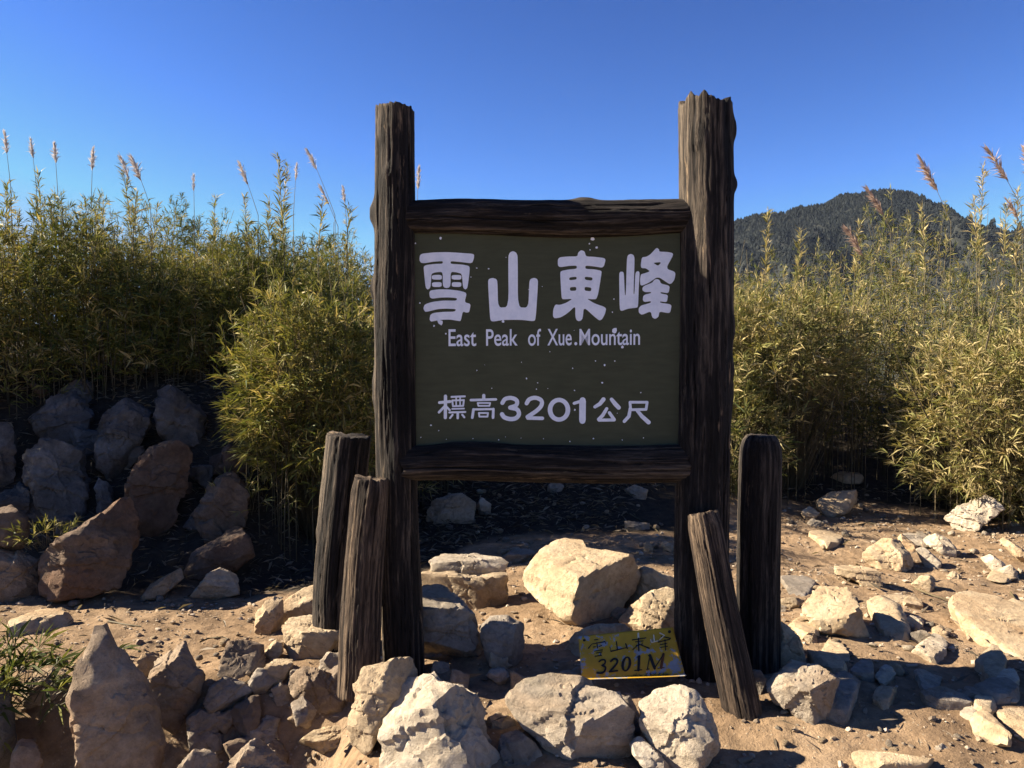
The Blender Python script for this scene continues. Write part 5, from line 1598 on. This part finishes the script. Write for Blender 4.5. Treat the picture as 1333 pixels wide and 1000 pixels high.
def plumes(pts, depth, grp, lab, seed, mat):
    for k, (px, py, fx, fy, plen, dr) in enumerate(sorted(pts)):
        rng = np.random.default_rng(seed + k)
        dd = depth + rng.uniform(-0.2, 0.4)
        tip, mid = at_depth(px, py, dd), at_depth(fx, fy, dd)
        g = mid.copy()
        g[2] = float(H(mid[0], mid[1]))
        root = empty('silvergrass', g)
        pl = Plant(seed + k)
        a = g - g
        m, t = mid - g, tip - g
        ts = np.linspace(0, 1, 9)[:, None]
        up = m + (t - m) * ts + np.array([0, 0, 1.0]) * (ts * (1 - ts)) * np.linalg.norm(t - m) * 0.12
        pts3 = np.concatenate([[a], up])
        pl.stem(pts3, 0.003, 0.0012)
        obj('stalk', pl.stem_mesh('stalk'), STEM, root)
        # feathery head: fine hairs sweeping up along the last stretch of stalk
        ln = plen * dd / FPX
        ax = unit(t - up[-3])
        n = 150 + int(rng.integers(-50, 60))
        u = rng.random(n)
        b = t[None, :] - ax[None, :] * (ln * u)[:, None]
        fan = 0.10 + 0.20 * np.sin(u * 3.0)
        d = unit(ax[None, :] + fan[:, None] * rng.normal(size=(n, 3)) * 1.3 + np.array([dr, 0, 0])[None, :] * 0.4)
        L = ln * rng.uniform(0.18, 0.40, n)
        p2 = Plant(seed + k + 900)
        p2.leaves(b, d, L, L * 0.09 + 0.0012, rng.random(n), rng.uniform(0, 0.15, n))
        obj('plume', p2.leaf_mesh('plume'), mat, root)
        tag(root, lab % ORD[k], 'silvergrass', grp)
plumes([(6, 176, 14, 245, 26, 0.1), (40, 183, 47, 240, 24, -0.2), (71, 190, 75, 250, 24, 0), (121, 197, 119, 250, 26, 0), (158, 206, 176, 260, 30, -0.4), (172, 206, 196, 270, 34, -0.5), (252, 230, 253, 290, 20, 0), 
        (313, 215, 336, 280, 28, -0.5), (386, 216, 382, 280, 20, 0.2), (402, 198, 436, 280, 26, -0.6), (418, 245, 440, 295, 24, -0.5), (447, 246, 452, 300, 20, -0.2)],
       6.3, 'silvergrass plumes above the left thicket', '%s pale silvergrass plume from the left, rising against the sky', 700, PLUME)
plumes([(545, 222, 543, 270, 26, 0.1)], 6.6, 'silvergrass plume beside the post', '%s lone pale plume just right of the left post', 760, PLUME)
plumes([(1201, 211, 1238, 290, 44, -0.5), (1287, 197, 1330, 270, 48, -0.5), (1132, 248, 1160, 300, 40, -1.0), (1312, 262, 1332, 300, 30, -0.6), (1335, 195, 1345, 280, 40, -0.2), (1105, 300, 1130, 350, 40, -0.8)],
       6.9, 'brown silvergrass plumes above the right thicket', '%s brown drooping silvergrass plume from the right post, above right thicket', 780, PLUMEB)

# bare canes
def cane(pts, depth, label, r=0.006):
    P = [at_depth(x, y, depth + 0.02 * i) for i, (x, y) in enumerate(pts)]
    g = np.array(P[-1])
    pl = Plant(1)
    pl.stem(np.array(P) - g, r * 0.5, r)
    o = obj('bare_cane', pl.stem_mesh('bare_cane'), STEM, None, g)
    tag(o, label, 'cane')
cane([(1160, 448), (1180, 490), (1200, 530), (1208, 545)], 6.1, 'thin bare cane slanting across the dark gap at right', 0.008)
cane([(1300, 380), (1290, 420), (1283, 455)], 6.0, 'short bare cane sticking up out of the right edge bush', 0.008)
cane([(313, 385), (322, 410), (330, 430)], 5.3, 'thin bare cane rising out of the sunlit bush', 0.006)

# ------------------------------------------------------------------ leaf litter and twigs
def litter():
    rng = np.random.default_rng(55)
    N = 26000
    x = rng.uniform(-4.2, 4.5, N); y = rng.uniform(4.2, 7.3, N)
    fl = front_line(x)
    lft = 1 - sstep(-1.3, -0.4, x)
    a0 = (fl - 1.8) * (1 - lft) + 4.5 * lft + 1.3 * sstep(0.6, 1.5, x)
    keep = rng.random(N) < sstep(-0.1, 0.5, y - a0) * (1 - 0.5 * sstep(0.8, 1.8, x))
    x, y = x[keep], y[keep]
    # stray blades on the open dirt
    M = 900
    sx = rng.uniform(-3, 3.6, M); sy = rng.uniform(2.6, 6.4, M)
    k2 = np.abs(sx) < sy * 0.7
    x, y = np.concatenate([x, sx[k2]]), np.concatenate([y, sy[k2]])
    n = len(x)
    z = H(x, y) + 0.045 * fbm(np.stack([x, y, x * 0], 1) * 1.7, 3, 3) + 0.016 * fbm(np.stack([x, y, x * 0], 1) * 7, 5, 3) + rng.uniform(0.004, 0.03, n)
    a = rng.uniform(0, 6.283, n)
    d = unit(np.stack([np.cos(a), np.sin(a), rng.normal(0, 0.28, n)], 1))
    L = rng.uniform(0.035, 0.11, n)
    pl = Plant(56)
    pl.leaves(np.stack([x, y, z], 1), d, L, L * rng.uniform(0.08, 0.2, n), rng.random(n), rng.uniform(-0.05, 0.2, n))
    tag(obj('leaf_litter', pl.leaf_mesh('leaf_litter'), LITTER), 'dead bamboo leaves littering the ground under the thicket', 'leaf litter', kind='stuff')
litter()

def twig(pts, label, r=0.006):
    P = np.array([hit(x, y) + np.array([0, 0, r * 1.2]) for x, y in pts])
    P[:, 2] += 0.012
    g = P[0].copy()
    pl = Plant(2)
    pl.stem(P - g, r, r * 0.5)
    o = obj('twig', pl.stem_mesh('twig'), STEM, None, g)
    tag(o, label, 'twig')
twig([(141, 814), (160, 818), (184, 821)], 'pale dry twig lying on the path above the pointed rock', 0.007)
twig([(260, 841), (272, 836), (290, 834), (300, 838)], 'thin dark root on the path left of the rubble wall', 0.005)
twig([(1117, 687), (1130, 684), (1150, 687)], 'dry twig at the back of the right hand dirt', 0.007)
twig([(1190, 770), (1215, 780), (1240, 788)], 'thin pale twig in the middle of the right hand dirt', 0.006)
twig([(1315, 775), (1322, 785), (1333, 795)], 'thin twig beside the long slab at right edge', 0.006)
twig([(820, 672), (850, 690), (868, 705)], 'thin dim twig in the shade beside right post', 0.006)

# ------------------------------------------------------------------ the air
def haze():
    V = np.array([[sx * 21000, sy * 21000, z] for sx in (-1, 1) for sy in (-1, 1) for z in (-1100, 640)], float)
    F = np.array([[0, 1, 3, 2], [4, 6, 7, 5], [0, 4, 5, 1], [2, 3, 7, 6], [0, 2, 6, 4], [1, 5, 7, 3]])
    m = bpy.data.materials.new('thin_haze')
    m.use_nodes = True
    m.node_tree.nodes.clear()
    o = m.node_tree.nodes.new('ShaderNodeOutputMaterial')
    v = m.node_tree.nodes.new('ShaderNodeVolumePrincipled')
    v.inputs['Color'].default_value = (0.62, 0.76, 1.0, 1)
    v.inputs['Density'].default_value = 1.5e-5
    m.node_tree.links.new(v.outputs[0], o.inputs['Volume'])
    tag(obj('haze', mesh_np('haze', V, F), m), kind='stuff')
haze()
